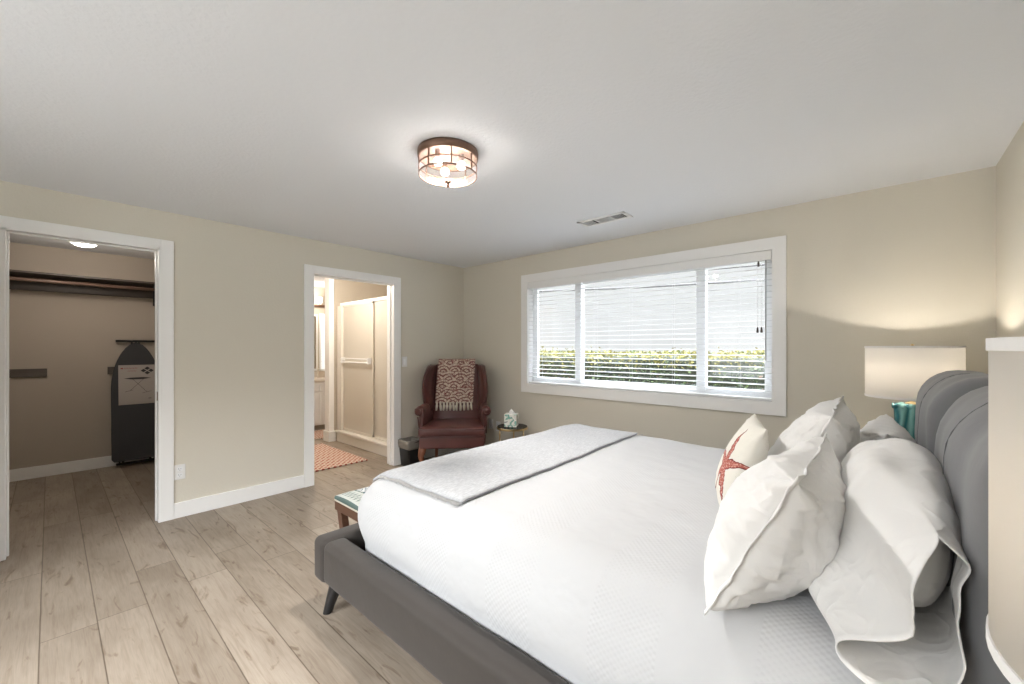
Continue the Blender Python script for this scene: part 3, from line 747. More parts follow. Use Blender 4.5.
# headboard: two big padded cushions on a backing
bm = bmesh.new(); roundbox(bm, (.39, 2.09, .69), (.09, 1.06, .54), .05, (2,24,12)); hb = bedp('headboard', bm, GREYV, smooth=True)
def lobe(y0, y1, seed):
    bm = bmesh.new(); yc = (y0+y1)/2; hy = (y1-y0)/2
    def fn(p):
        t = (p.y-yc)/hy; tz = (p.z-.70)/.555
        front = max(0, (.33-p.x)/.2)
        p = p + Vector((-.025*(1-t*t)*(1-max(0,tz)**2)*front, 0, 0))
        # folds gathering to the top inner corner
        e = max(0, tz)**2*abs(t)**2
        p = p + Vector((.020*noise.noise(Vector((p.y*9+seed, p.z*3-p.y*4, p.x*2)))*(.25+e)*front, 0, .012*noise.noise(Vector((p.y*7, seed, p.x*3)))*max(0, tz)**3))
        p = p + Vector((.010*noise.noise(p*4+Vector((seed,0,0))), 0, .006*noise.noise(p*5)))
        return p
    roundbox(bm, (.292, yc, .70), (.155, hy, .555), (.135, .15, .17), (6,22,22), fn=fn)
    cu = bedp('headboard_cushion', bm, GREYV, smooth=True)
    pts = [fn(Vector((.137, yc, z/100))) for z in range(30, 109, 3)] + [fn(Vector((.137+.135*(1-math.cos(a*PI/16)), yc, 1.085+.17*math.sin(a*PI/16)))) for a in range(1, 9)]
    bm = bmesh.new(); tube(bm, [p - Vector((.0002, 0, 0)) for p in pts], .0018, 6)
    bedp('cushion_seam', bm, GREYV, cu, smooth=True); return cu
lobe(1.03, 2.10, 1.3); lobe(2.08, 3.15, 4.1)

# mattress and coverlet
CX0, CX1, CYA, CYZ, CTOP, CBOT = -2.10, .14, 1.062, 3.10, .704, .155
def covfn(p):
    q = p.copy()
    if p.z > .6: q.z += .012*noise.noise(Vector((p.x*1.7, p.y*1.7, 1))) + .004*noise.noise(p*8)
    if p.z < .62:
        n_ = .014*noise.noise(Vector((p.x*2.2, p.y*2.2, p.z*3))) 
        q.y += n_*(-1 if p.y < 2 else 1); q.x += n_ if p.x > -1 else -n_
    k = max(0, math.sin(PI*min(1, max(0, (p.z-.36)/.26))))*.022
    if p.z < .62: q.y += -k if p.y < 2 else k; q.x += -k if p.x < -1.8 else 0
    return q
bm = bmesh.new(); roundbox(bm, ((CX0+CX1)/2, (CYA+CYZ)/2, (CTOP+CBOT)/2), ((CX1-CX0)/2, (CYZ-CYA)/2, (CTOP-CBOT)/2), (.19, .15, .165), (60,54,14), fn=covfn)
cov = obj('coverlet', bm, COVER, smooth=True); tag(cov, 'white woven coverlet with raised textured bands over the mattress', 'bedspread')
def bedz(x, y):
    rx, ry, rz = .19, .15, .165
    ex = max(0, abs(x-(CX0+CX1)/2) - ((CX1-CX0)/2-rx))/rx; ey = max(0, abs(y-(CYA+CYZ)/2) - ((CYZ-CYA)/2-ry))/ry
    s = max(0, 1-ex*ex-ey*ey)
    return CTOP - rz + rz*math.sqrt(s) + .012*noise.noise(Vector((x*1.7, y*1.7, 1))) + .004*noise.noise(Vector((x, y, .712))*8)
bm = bmesh.new(); nx_, ny_ = 40, 110; gr = []
for i in range(nx_+1):
    row = []
    for j in range(ny_+1):
        x = -2.04 + .71*i/nx_; y = 1.16 + 1.80*j/ny_
        x += .008*noise.noise(Vector((y*3, i/nx_, 0)))*1.5 - .05*(y-1.16)/1.8*i/nx_; y += .014*noise.noise(Vector((x*7, j/ny_*2, 3)))
        row.append(bm.verts.new((x, y, bedz(x, y)+.012+.003*noise.noise(Vector((x*14, y*14, 0))))))
    gr.append(row)
for i in range(nx_):
    for j in range(ny_): bm.faces.new((gr[i][j], gr[i+1][j], gr[i+1][j+1], gr[i][j+1]))
bk = obj('foot_blanket', bm, BLANKET, smooth=True, solid=.012); tag(bk, 'pale grey folded blanket laid across the foot of the bed', 'blanket')
bm = bmesh.new()
rr = random.Random(5)
for j, y in ((0, 1.16), (1, 2.96)):
    bm = bmesh.new()
    for k in range(150):
        x = -2.03+.69*k/149; z = bedz(x, y)+.012; s = -1 if j == 0 else 1
        y2 = y+s*(.006+rr.random()*.010); tube(bm, [(x, y-.006*s, z), (x+rr.uniform(-.004,.004), y2, max(.4, bedz(x, y2))+.008)], .002, 4)
    obj('fringe', bm, mat('pale_fringe', (.50,.49,.48,1), .9), bk)
# blanket dark seam edge
bm = bmesh.new(); pts = [gr_ for gr_ in []]
for k in range(60):
    y = 1.165+1.79*k/59; x = -1.332 - .05*(y-1.16)/1.8 + .012*noise.noise(Vector((y*3, 1, 0))); pts.append((x, y, bedz(x, y)+.010))
tube(bm, pts, .0045, 6); obj('binding', bm, mat('grey_binding', (.28,.28,.30,1), .9), bk)

# ------------------------------------------------------------------ pillows
def axes(origin, xdir, ydir):
    x = Vector(xdir).normalized(); y = Vector(ydir); y = (y - x*y.dot(x)).normalized(); z = x.cross(y)
    M = Matrix((x, y, z)).transposed().to_4x4(); M.translation = Vector(origin); return M
def pillow(name, label, M, w, h, t0, m, seed, group=None, flange=.018, wrinkle=1.0, lower=.15, cat='pillow', n=64, pinch=.10, power=.42, back=False):
    """w,h half sizes; t half thickness; origin at the bottom edge middle"""
    bm = bmesh.new(); uvl = bm.loops.layers.uv.new('UVMap'); so = Vector((seed*3.1, seed*1.7, 0))
    us = [math.sin(PI/2*(2*i/n-1)) for i in range(n+1)]
    sides = []
    for sgn in (1, -1):
        g = []; t = t0*(1.35 if sgn < 0 and back else 1)
        for i, u in enumerate(us):
            r = []
            for j, v in enumerate(us):
                x = w*u*(1-pinch*(1-v*v)*abs(u)**3); y = h*v*(1-pinch*(1-u*u)*abs(v)**3)
                prof = max(0, (1-u*u)*(1-v*v))**power
                z = t*prof*(1-lower*v)
                eu, ev = 1-abs(u), 1-abs(v)
                # puckers across each seam and creases fanning out of the corners
                wr = (math.exp(-eu/.22)*noise.noise(Vector((v*9, u*1.2, 0))+so) + math.exp(-ev/.22)*noise.noise(Vector((u*9, v*1.2, 4))+so))
                ang = math.atan2(ev+.02, eu+.02); rad = math.hypot(eu, ev)
                wr += 1.3*math.exp(-rad/.45)*noise.noise(Vector((ang*5, rad*1.5, 9*(u > 0)+5*(v > 0)))+so)
                big = noise.noise(Vector((u*1.6, v*1.6, sgn))+so)
                rid = 1-abs(noise.noise(Vector((u*2.2+v*.8, v*2.2-u*.8, 7*sgn))+so))*2
                edge = min(1, prof*1.6)
                z += wrinkle*edge*t*(.16*wr + .12*big - .10*max(0, rid-.75)*4*.35)
                sm = .003*noise.noise(Vector((u*6, v*6, 2))+so)*wrinkle
                border = i in (0, n) or j in (0, n)
                if border and sgn == -1: r.append(sides[0][i][j]); continue
                zz = sgn*z if not border else .008*noise.noise(Vector((u*4, v*4, 5))+so)
                r.append(bm.verts.new((x+sm, y+h+sm, zz)))
            g.append(r)
        sides.append(g)
        for i in range(n):
            for j in range(n):
                vs = (g[i][j], g[i+1][j], g[i+1][j+1], g[i][j+1]); ij = ((i,j),(i+1,j),(i+1,j+1),(i,j+1))
                if sgn == -1: vs = vs[::-1]; ij = ij[::-1]
                f_ = bm.faces.new(vs); f_.smooth = True
                for lp_, (a_, b_) in zip(f_.loops, ij): lp_[uvl].uv = ((us[a_]+1)/2, (us[b_]+1)/2)
    bord = [sides[0][i][0].co.copy() for i in range(n)] + [sides[0][n][j].co.copy() for j in range(n)] + [sides[0][i][n].co.copy() for i in range(n, 0, -1)] + [sides[0][0][j].co.copy() for j in range(n, 0, -1)]
    pass
    o = obj(name, bm, m); o.matrix_world = M; tag(o, label, cat, group)
    if flange:
        bm = bmesh.new(); N_ = len(bord); c = Vector((0, h, 0)); rows = []
        for k, p in enumerate(bord):
            tng = (bord[(k+1) % N_]-bord[k-1]).normalized(); out = Vector((tng.y, -tng.x, 0)); 
            fw = flange*(1+.5*noise.noise(p*20+so)); 
            rows.append([bm.verts.new(p-out*.002), bm.verts.new(p+out*fw*.5+Vector((0,0,.3*flange*noise.noise(p*18+so)))), bm.verts.new(p+out*fw+Vector((0,0,.9*flange*noise.noise(p*14+so))))])
        for k in range(N_):
            for q in (0, 1): bm.faces.new((rows[k][q], rows[(k+1)%N_][q], rows[(k+1)%N_][q+1], rows[k][q+1]))
        obj('flange_edge', bm, m, o, smooth=True, solid=.003)
    return o
ZB = .705
pillow('sham_pillow', 'plump white pillow with ruffled edge, front row, nearest the viewer', axes((-.325, 1.405, ZB+.012), (0,-1,.0), (.46,0,.88)), .315, .20, .115, LINEN, 2, 'white ruffled pillows in the front row', flange=.012, wrinkle=1.35, back=True)
pillow('sham_pillow', 'plump white pillow with ruffled edge, front row, nearer the window', axes((-.31, 2.12, ZB+.012), (.02,-1,.0), (.38,0,.92)), .35, .225, .12, LINEN, 5, 'white ruffled pillows in the front row', flange=.012, wrinkle=1.35, back=True)
pillow('bed_pillow', 'white pillow against the headboard, half hidden on the window side', axes((-.02, 2.48, ZB+.0), (0,-1,.02), (.10,0,1)), .38, .165, .125, LINEN, 8, flange=0, wrinkle=1.3)
pillow('throw_pillow', 'small cream cushion with a coral starfish print, leaning in front of the white pillows', axes((-.50, 1.90, ZB+.006), (.30,-1,0), (.36,0,.93)), .20, .19, .07, STAR, 3, cat='cushion', flange=0, wrinkle=.8, pinch=.07)

# near back pillow in an open-ended case
bp = thing('bed_pillow', 'white pillow in a loose open-ended pillowcase, nearest the viewer at the headboard', 'pillow', (.0, 1.55, ZB+.018))
bp.rotation_euler = (0, math.radians(7), 0)
def section(a, b, zc, xc, y, n=48, seed=0, wr=.0, yfun=None):
    r = []
    for k in range(n):
        th = 2*PI*k/n; ct, st = math.cos(th), math.sin(th)
        x = a*math.copysign(abs(ct)**.9, ct); z = b*math.copysign(abs(st)**.85, st)
        d_ = 1+wr*noise.noise(Vector((ct*2.2+seed, st*2.2, y*6)))
        # crease that runs slanting along the case
        d_ += wr*.5*math.sin(5*th+9*y)
        yy = y + (yfun(th) if yfun else 0)
        r.append(Vector((xc+x*d_, yy, zc+z*d_)))
    return r
st_ = []
NS = 60
sm = lambda q: q*q*(3-2*q)
def casept(t, th):
    ct, sn = math.cos(th), math.sin(th)
    y = .38 - .80*t
    if t < .66:
        q = t/.66; e_ = (1-abs(2*q-1)**3)**.5 if q < .5 else (1-.15*(2*q-1)**3)
    else: e_ = .85
    q = sm(max(0, (t-.66)/.34))
    a = .010+.125*e_; b = .13+.052*e_
    a = a*(1-q) + .034*q; xc = .052*q; b = b - .03*q
    low = max(0, -sn)
    x = a*math.copysign(abs(ct)**.9, ct)*(1+3.6*q*low**1.5*(1 if ct < 0 else .4) + (.95*e_*low**1.2 if ct < 0 else 0)); z = b*math.copysign(abs(sn)**.85, sn)
    x -= .05*q*low**2
    zc = b*.97
    d_ = 1+.07*noise.noise(Vector((ct*2+4, sn*2, y*5)))+.02*math.sin(4*th+11*y)*(1-q)
    yy = y
    if t > .6:
        k = (t-.6)/.4
        yy += k*(.02*sn + .010*math.sin(3*th+1.5) - .095*math.exp(-((th-2.75)/.8)**2) + .035*math.exp(-((th-4.0)/.45)**2) - .085*low) 
        x += .008*k*math.sin(5*th+6*y); z += .006*k*math.sin(4*th)*(1-low)
    p = Vector((xc+x*d_, yy, max(.0, zc+z*d_)))
    p += (.014*noise.noise(p*7) + .007*noise.noise(Vector((p.x*10, p.y*9+p.z*12, p.z*20))))*Vector((ct, 0, max(0, sn)))*min(1, e_*2)
    return p
for k in range(NS+1): st_.append([casept(k/NS, 2*PI*j/72) for j in range(72)])
bm = bmesh.new(); loft(bm, st_, caps=False); bm.faces.new([bm.verts[k] for k in range(0)]) if False else None
bm.verts.ensure_lookup_table(); bm.faces.new([bm.verts[k] for k in range(72)])
pc = obj('pillowcase', bm, LINEN, bp, smooth=True, solid=.003)
bm = bmesh.new(); rr_ = []
for k in range(25):
    t = k/24; y = .36-.66*t; e_ = (max(0, 1-abs(2*t-1)**3.2))**.5; rr_.append(section(.006+.092*e_, .03+.140*e_, .172, 0.012, y, seed=2, wr=.05))
loft(bm, rr_); obj('pillow_insert', bm, LINEN, bp, smooth=True)

# ------------------------------------------------------------------ bench at the foot of the bed
bn = thing('bench', 'wooden bench with blue and white patterned seat beyond the foot of the bed', 'bench', (-2.425, 1.90, -.045))
BL = .70; bw = .17
bm = bmesh.new(); roundbox(bm, (0, 0, .455), (bw, BL, .018), (.015,.015,.016), (6,20,2), fn=lambda p: p+Vector((0,0,.012*(1-(p.x/bw)**2) if p.z > .456 else 0))); obj('seat_cushion', bm, BENCHFAB, bn, smooth=True)
bm = bmesh.new(); bx(bm, -bw+.005, bw-.005, -BL+.005, BL-.005, .385, .438); obj('seat_rail', bm, BENCHWOOD, bn, bevel=.004)
for sy in (-1, 1):
    y = sy*(BL-.04)
    for sx in (-1, 1):
        obj('leg', bar((sx*(bw-.03), y, .39), (sx*.035, y, .045), .05, .045), BENCHWOOD, bn, bevel=.004)
    obj('foot_rail', box(-.13, .13, y-.022, y+.022, .045, .085), BENCHWOOD, bn, bevel=.004)
obj('stretcher', box(-.02, .02, -BL+.06, BL-.06, .10, .14), BENCHWOOD, bn, bevel=.004)

# ------------------------------------------------------------------ wing chair
CHX, CHY = -3.745, 3.175
ch = thing('wing_armchair', 'oxblood leather wingback armchair in the corner between door and window', 'armchair', (CHX, CHY, 0), math.atan2(-.71, .70)+PI/2)
# local: front is -Y
fy = -.40
bm = bmesh.new(); roundbox(bm, (0, -.05, .335), (.355, .33, .068), (.02,.02,.02), (8,8,2), fn=lambda p: Vector((p.x*(1-.16*(p.y+.38)/.66), p.y, p.z))); obj('seat_frame', bm, LEATHER, ch, smooth=True)
bm = bmesh.new()
def cfn(p):
    c_ = p.copy(); c_.x = p.x*(1-.16*(p.y+.38)/.66)
    if p.z > .44: c_.z += .03*(1-(p.x/.37)**2)*(1-((p.y+.05)/.37)**2)
    return c_
# T-shaped cushion: wide front strip plus body
roundbox(bm, (0, -.075, .445), (.365, .325, .048), (.035,.035,.035), (12,10,3), fn=cfn); obj('seat_cushion', bm, LEATHER, ch, smooth=True)
bm = bmesh.new()
for z in (.408, .483):
    pl = [(-.362, -.10, z), (-.364, -.36, z), (-.345, -.398, z), (-.2, -.402, z), (0, -.403, z), (.2, -.402, z), (.345, -.398, z), (.364, -.36, z), (.362, -.10, z)]
    tube(bm, pl, .006, 6)
obj('cushion_piping', bm, LEATHER, ch, smooth=True)
# back: camel-top panel leaning back
def backpt(u, v, front):
    # u -1..1 across, v 0..1 upward
    top = 1.185 - .035*abs(u)**3
    z = .40 + (top-.40)*v
    halfw = .275 + .02*math.sin(PI*v)
    y = .12 + .17*v**1.2 + (0 if front else .075-.02*v)
    if front: y -= .045*(1-u*u)*math.sin(PI*min(1, .1+v*.85))
    return Vector((u*halfw, y, z))
bm = bmesh.new(); nu, nv = 16, 20; G = {}
for fr_ in (0, 1):
    for i in range(nu+1):
        for j in range(nv+1): G[fr_, i, j] = bm.verts.new(backpt(2*i/nu-1, j/nv, fr_ == 0))
for fr_ in (0, 1):
    for i in range(nu):
        for j in range(nv): bm.faces.new((G[fr_,i,j], G[fr_,i+1,j], G[fr_,i+1,j+1], G[fr_,i,j+1]))
for i in range(nu):
    for j in (0, nv): bm.faces.new((G[0,i,j], G[0,i+1,j], G[1,i+1,j], G[1,i,j]))
for j in range(nv):
    for i in (0, nu): bm.faces.new((G[0,i,j], G[0,i,j+1], G[1,i,j+1], G[1,i,j]))
obj('backrest', bm, LEATHER, ch, smooth=True, bevel=.02)
for s in (-1, 1):
    # wing: curved panel from the back forward
    prof = [(.60, -.02), (.68, .00), (.78, -.015), (.90, -.045), (1.00, -.05), (1.05, -.02), (1.10, .05), (1.135, .13), (1.155, .22)]
    rings = []
    for z, yf in prof:
        yb = .17 + .17*((z-.4)/.8)**1.2 + .04
        nseg = 6; r_ = []
        for side in (0, 1):
            rng = range(nseg+1) if side == 0 else range(nseg, -1, -1)
            for k in rng:
                t = k/nseg; y = yf + (yb-yf)*t
                flare = (.07*(1-t)+.02)*(.4+.6*math.sin(PI*min(1, max(0, (z-.55)/.62))))
                x0 = .272 + flare; th = .028+.018*math.sin(PI*(1-t)*.9)
                if k == 0: th *= .55; y -= .0
                r_.append(Vector((s*(x0 + (th if side == 0 else -th)), y, z)))
        rings.append(r_)
    bm = bmesh.new(); loft(bm, rings); obj('wing', bm, LEATHER, ch, smooth=True, sub=2)
    # front edge piping with nail-head line
    bm = bmesh.new(); tube(bm, [(s*(.272+.09*(.4+.6*math.sin(PI*min(1, max(0, (z-.55)/.62))))), yf-.012, z) for z, yf in prof], .009, 8); obj('wing_piping', bm, LEATHER, ch, smooth=True)
    # arm: rolled scroll over an upright panel
    bm = bmesh.new(); rings = []
    for k in range(13):
        t = k/12; y = -.27 + .46*t
        rad = .056 - .012*t; xo = .375 - .05*t; zz = .655 + .02*t
        if k == 0: rad *= .8
        rings.append([Vector((s*(xo + rad*math.cos(a)), y, zz + rad*math.sin(a))) for a in [2*PI*q/16 for q in range(16)]])
    loft(bm, rings); obj('arm_roll', bm, LEATHER, ch, smooth=True)
    bm = bmesh.new(); rings = []
    for t_ in range(9):
        t = t_/8; y = -.255+.46*t; rings.append([Vector((s*(x_-.05*t), y, z_)) for x_, z_ in ((.325,.39),(.325,.48),(.318,.58),(.322,.66),(.36,.70),(.395,.66),(.372,.60),(.372,.50),(.368,.39),(.36,.29),(.33,.29))])
    loft(bm, rings); obj('arm_panel', bm, LEATHER, ch, smooth=False, bevel=.01)
    # scroll front facing
    bm = bmesh.new(); tube(bm, [(s*(.378+.045*(1-k/26)*math.cos(PI*.15+k*.42)), -.268, .655+.045*(1-k/26)*math.sin(PI*.15+k*.42)) for k in range(22)], .006, 6)
    tube(bm, [(s*.335, -.262, .41), (s*.328, -.262, .52), (s*.322, -.264, .60), (s*.335, -.268, .68)], .007, 6)
    tube(bm, [(s*.372, -.262, .41), (s*.376, -.262, .52), (s*.385, -.264, .60)], .007, 6)
    obj('arm_scroll', bm, LEATHER, ch, smooth=True)
    # cabriole front leg and raked rear leg
    bm = bmesh.new(); tube(bm, [(s*.315, -.33, .29), (s*.325, -.345, .24), (s*.335, -.36, .19), (s*.325, -.345, .12), (s*.315, -.335, .06), (s*.325, -.35, .03), (s*.33, -.357, .0)], [.04,.042,.034,.022,.017,.028,.026], 12)
    obj('front_leg', bm, CHAIRWOOD, ch, smooth=True)
    obj('rear_leg', bar((s*.24, .20, .29), (s*.25, .27, 0), .045, .045, w1=.032, d1=.032), CHAIRWOOD, ch, bevel=.004)
Lc = Vector((0,0,0))
# throw over chair back
th = thing('throw_blanket', 'cream and maroon patterned throw with fringe draped over the armchair back', 'blanket', (CHX, CHY, 0), ch.rotation_euler.z)
bm = bmesh.new(); uvl = bm.loops.layers.uv.new('UVMap'); nu, nv = 30, 60; g = []
def throwpt(u, s):
    """u across 0..1, s distance along from front hem 0 to back hem 1"""
    x = -.225 + .45*u; 
    if s < .62:
        v = s/.62; zt = 1.212 - .02*abs(u-.5)
        z = .70 + (zt-.70)*v; vv = (z-.40)/.80; y = .12+.17*max(0, min(1.05, vv))**1.2 - .045*(1-(x/.275)**2)*math.sin(PI*min(1, .1+vv*.85)) - .016
        x += .022*(1-v)*-1 + .012*math.sin(u*9)*(1-v)*.3
        y -= .012*math.sin(u*11+1)*(1-v)
        if v > .95: pass
    elif s < .74:
        v = (s-.62)/.12; a = PI*v; z = 1.200 + .022*math.sin(a); y = .300 + .048*(1-math.cos(a)) - .028
    else:
        v = (s-.74)/.26; z = 1.194 - .24*v; y = .372 - .012*v + .002
    return Vector((x, y, z))
for i in range(nu+1): g.append([bm.verts.new(throwpt(i/nu, j/nv)) for j in range(nv+1)])
for i in range(nu):
    for j in range(nv):
        f_ = bm.faces.new((g[i][j], g[i+1][j], g[i+1][j+1], g[i][j+1]))
        for lp_, (a_, b_) in zip(f_.loops, ((i,j),(i+1,j),(i+1,j+1),(i,j+1))): lp_[uvl].uv = (a_/nu, b_/nv*1.6)
obj('throw_cloth', bm, THROW, th, smooth=True, solid=.008)
bm = bmesh.new()
for k in range(11):
    p = throwpt((k+.4)/11, 0); p2 = p+Vector((.002, -.004, 0))
    tube(bm, [p2+Vector((0,0,.01)), p2+Vector((0,0,-.018)), p2+Vector((rr.uniform(-.005,.005),0,-.035)), p2+Vector((rr.uniform(-.008,.008),0,-.09))], [.013,.011,.017,.012], 7)
obj('fringe', bm, FRINGE, th, smooth=True)

# ------------------------------------------------------------------ trash can
tc = thing('trash_can', 'small black wastebasket with white liner beside the armchair', 'trash can', (-4.095, 2.80, 0), 0)
def rrect(hx, hy, z, r=.02, n=4):
    out = []
    for cx_, cy_, a0 in ((hx-r, hy-r, 0), (-hx+r, hy-r, PI/2), (-hx+r, -hy+r, PI), (hx-r, -hy+r, 1.5*PI)):
        for k in range(n+1): a = a0+PI/2*k/n; out.append(Vector((cx_+r*math.cos(a), cy_+r*math.sin(a), z)))
    return out
bm = bmesh.new(); loft(bm, [rrect(.085,.075,.0), rrect(.088,.078,.01), rrect(.103,.098,.27), rrect(.108,.103,.275), rrect(.108,.103,.29)], caps=False); bm.faces.new([bm.verts.new(p) for p in rrect(.085,.075,.002)]); obj('bin', bm, BLACK, tc, smooth=True, solid=.004)
bm = bmesh.new(); rs = []
for z, o_ in ((.205, .008), (.225, .010), (.25, .012), (.295, .012), (.305, .002), (.28, -.012), (.2, -.02)):
    base_ = rrect(.097+o_, .092+o_, z, n=8)
    rs.append([p + Vector((.005*noise.noise(p*40), .005*noise.noise(p*40+Vector((9,0,0))), (.022*noise.noise(p*22) if z < .21 else .004*noise.noise(p*30)))) for p in base_])
loft(bm, rs, caps=False); obj('bin_liner', bm, mat('plastic_liner', (.20,.185,.165,1), .35), tc, smooth=True, solid=.0015)

# ------------------------------------------------------------------ side table and tissue box
ST = (-3.06, 3.42)
stb = thing('side_table', 'small round brass side table with dark glass top under the window', 'side table', (ST[0], ST[1], 0))
bm = bmesh.new(); lathe(bm, [(0, .49), (.165, .49), (.167, .494), (.165, .498), (0, .498)], n=40, caps=False); obj('glass_top', bm, TINTGL, stb, smooth=False)
bm = bmesh.new(); lathe(bm, [(.158, .468), (.172, .468), (.172, .4895), (.158, .4895), (.158, .468)], n=40, caps=False); obj('top_ring', bm, BRASS, stb, smooth=False, bevel=.001)
for k in range(3):
    a = 2*PI*k/3 + .1; cx_, cy_ = .150*math.cos(a), .150*math.sin(a)
    bm = bmesh.new(); lathe(bm, [(.010, 0), (.013, .012), (.008, .03), (.008, .20), (.012, .21), (.008, .22), (.008, .40), (.013, .415), (.008, .43), (.008, .4675)], cx_, cy_, 12); obj('leg', bm, BRASS, stb, smooth=True)
bm = bmesh.new(); lathe(bm, [(.140, .204), (.152, .204), (.152, .214), (.140, .214), (.140, .204)], n=36, caps=False)
obj('lower_ring', bm, BRASS, stb)
def tissue_mat():
    m = mat('tissue_box_card', (.8,.8,.8,1), .6); N = NT(m); co = N.coord('Object')
    a_ = N.noise(co, 17, 3, 1.5); b_ = N.noise(N.map(co, (1,1,1), (3,5,1)), 22, 3, 1)
    c = N.mix(N.ramp(a_, [(.52, (0,0,0,1)), (.60, (1,1,1,1))]), lin(238,236,228), lin(118,176,160)); c = N.mix(N.ramp(b_, [(.60, (0,0,0,1)), (.66, (1,1,1,1))]), c, lin(120,132,128))
    N.l(c, N.p.inputs['Base Color']); return m
TBX = 1.08
tb = thing('tissue_box', 'white and green patterned tissue box with a tissue sticking out', 'tissue box', (ST[0]-.005, ST[1]-.01, .498), .55)
bm = bmesh.new(); bx(bm, -.068, .068, -.068, .068, .0005, .135); obj('box_body', bm, tissue_mat(), tb, bevel=.003)
bm = bmesh.new(); rings = []
for k in range(7):
    t = k/6; rings.append([Vector(((.032*(1-t)**.7+.003)*math.cos(a)*(1+.35*math.sin(3*a+t*4)), (.020*(1-t)**.5+.003)*math.sin(a)*(1+.3*math.cos(2*a)), .134+.048*t+.006*math.sin(5*a)*t)) for a in [2*PI*q/20 for q in range(20)]])
loft(bm, rings); obj('tissue', bm, LINEN, tb, smooth=True)

# ------------------------------------------------------------------ nightstands and lamps
def nightstand(x, y, hy, label, z=.655):
    o = thing('nightstand', label, 'nightstand', (x, y, 0), 0, 'nightstands beside the bed')
    hx = .19
    obj('cabinet_body', box(-hx, hx, -hy, hy, .14, z-.022), NIGHTWOOD, o, bevel=.003)
    obj('tabletop', box(-hx-.012, hx, -hy-.006, hy+.006, z-.022, z), NIGHTWOOD, o, bevel=.003)
    for z0 in (.16, .40):
        d_ = obj('drawer', box(-hx-.016, -hx, -hy+.02, hy-.02, z0, z0+.215), NIGHTWOOD, o, bevel=.003)
        bm = bmesh.new(); lathe(bm, [(.004, 0), (.006, .012), (.014, .02), (.0, .026)], n=14, M=Matrix.Translation((-hx-.016, 0, z0+.11)) @ Matrix.Rotation(-PI/2, 4, 'Y')); obj('knob', bm, BRONZE, d_, smooth=True)
    for sx in (-1, 1):
        for sy in (-1, 1): obj('leg', bar((sx*(hx-.025), sy*(hy-.025), .14), (sx*(hx-.02), sy*(hy-.02), 0), .04, .04, w1=.025, d1=.025), NIGHTWOOD, o)
    return o
nightstand(.28, 3.49, .20, 'nightstand on the window side of the bed, under the far lamp')
nightstand(.285, .62, .26, 'nightstand on the viewer side of the bed, under the near lamp')
def lamp(x, y, z0, label, rz=0, power=9):
    o = thing('table_lamp', label, 'table lamp', (x, y, z0), rz, 'lamps on the two nightstands')
    bm = bmesh.new()
    roundbox(bm, (0, 0, .205), (.072, .05, .185), (.012,.012,.012), (10,6,14), fn=lambda p: Vector((p.x*(1+.12*(p.z-.2)/.2), p.y*(1+.1*(p.z-.2)/.2), p.z))); obj('ceramic_base', bm, TEAL, o, smooth=True)
    bm = bmesh.new()
    for k in range(6):
        for sy in (-1, 1):
            a0 = -.07+.028*k; bmesh.ops.create_uvsphere(bm, u_segments=10, v_segments=8, radius=.015, matrix=Matrix.Translation((a0, sy*.05, .372)) @ Matrix.Diagonal((1,.55,.9,1)))
    for k in range(3):
        for sx in (-1, 1): bmesh.ops.create_uvsphere(bm, u_segments=10, v_segments=8, radius=.015, matrix=Matrix.Translation((sx*.08, -.034+.034*k, .372)) @ Matrix.Diagonal((.55,1,.9,1)))
    obj('shell_border', bm, TEAL, o, smooth=True)
    obj('foot_plate', box(-.076, .076, -.055, .055, 0, .02), BRONZE, o, bevel=.003)
    bm = bmesh.new(); lathe(bm, [(.03, .388), (.03, .395), (.010, .40), (.010, .44), (.018, .45), (.018, .49), (.006, .50)], n=16); obj('socket', bm, BRASS, o, smooth=True)
    bm = bmesh.new(); lathe(bm, [(.012, .50), (.022, .53), (.030, .57), (.026, .60), (.010, .618), (0, .62)], n=18); obj('bulb', bm, mat('warm_lit_bulb', (1,1,1,1), .5, emis=(1,.80,.55,1), estr=12), o, smooth=True)
    sb, stp, R_ = .425, .72, .206
    bm = bmesh.new(); lathe(bm, [(R_, sb), (R_, stp)], n=64, caps=False); s_ = obj('lamp_shade', bm, SHADE, o, smooth=True, solid=.0025)
    bm = bmesh.new()
    for z in (sb+.005,): lathe(bm, [(R_-.003, z-.006), (R_+.003, z-.006), (R_+.003, z+.006), (R_-.003, z+.006), (R_-.003, z-.006)], n=64, caps=False)
    obj('shade_trim', bm, LINEN, s_, smooth=False)
    bm = bmesh.new(); z = stp-.005; lathe(bm, [(R_-.003, z-.006), (R_+.003, z-.006), (R_+.003, z+.006), (R_-.003, z+.006), (R_-.003, z-.006)], n=64, caps=False)
    obj('shade_trim', bm, LINEN, s_, smooth=False)
    bm = bmesh.new()
    for k in range(3): a = 2*PI*k/3+.3; tube(bm, [(0, 0, stp-.012), (R_*.5*math.cos(a), R_*.5*math.sin(a), stp-.014), ((R_-.004)*math.cos(a), (R_-.004)*math.sin(a), stp-.01)], .0022, 6)
    tube(bm, [(0, .02, .46), (0, .06, .52), (0, .055, .64), (0, .012, stp-.015), (0, -.012, stp-.015), (0, -.055, .64), (0, -.06, .52), (0, -.02, .46)], .0022, 6)
    obj('harp', bm, BRASS, o)
    bm = bmesh.new(); lathe(bm, [(.004, stp-.015), (.009, stp-.006), (.005, stp), (.010, stp+.007), (0, stp+.014)], n=14); obj('finial', bm, BRASS, s_, smooth=True)
    return o
lamp(.125, 3.30, .655, 'teal ceramic table lamp with drum shade in the far corner by the window wall')
lamp(.284, .600, .655, 'table lamp with white drum shade close at the right edge')

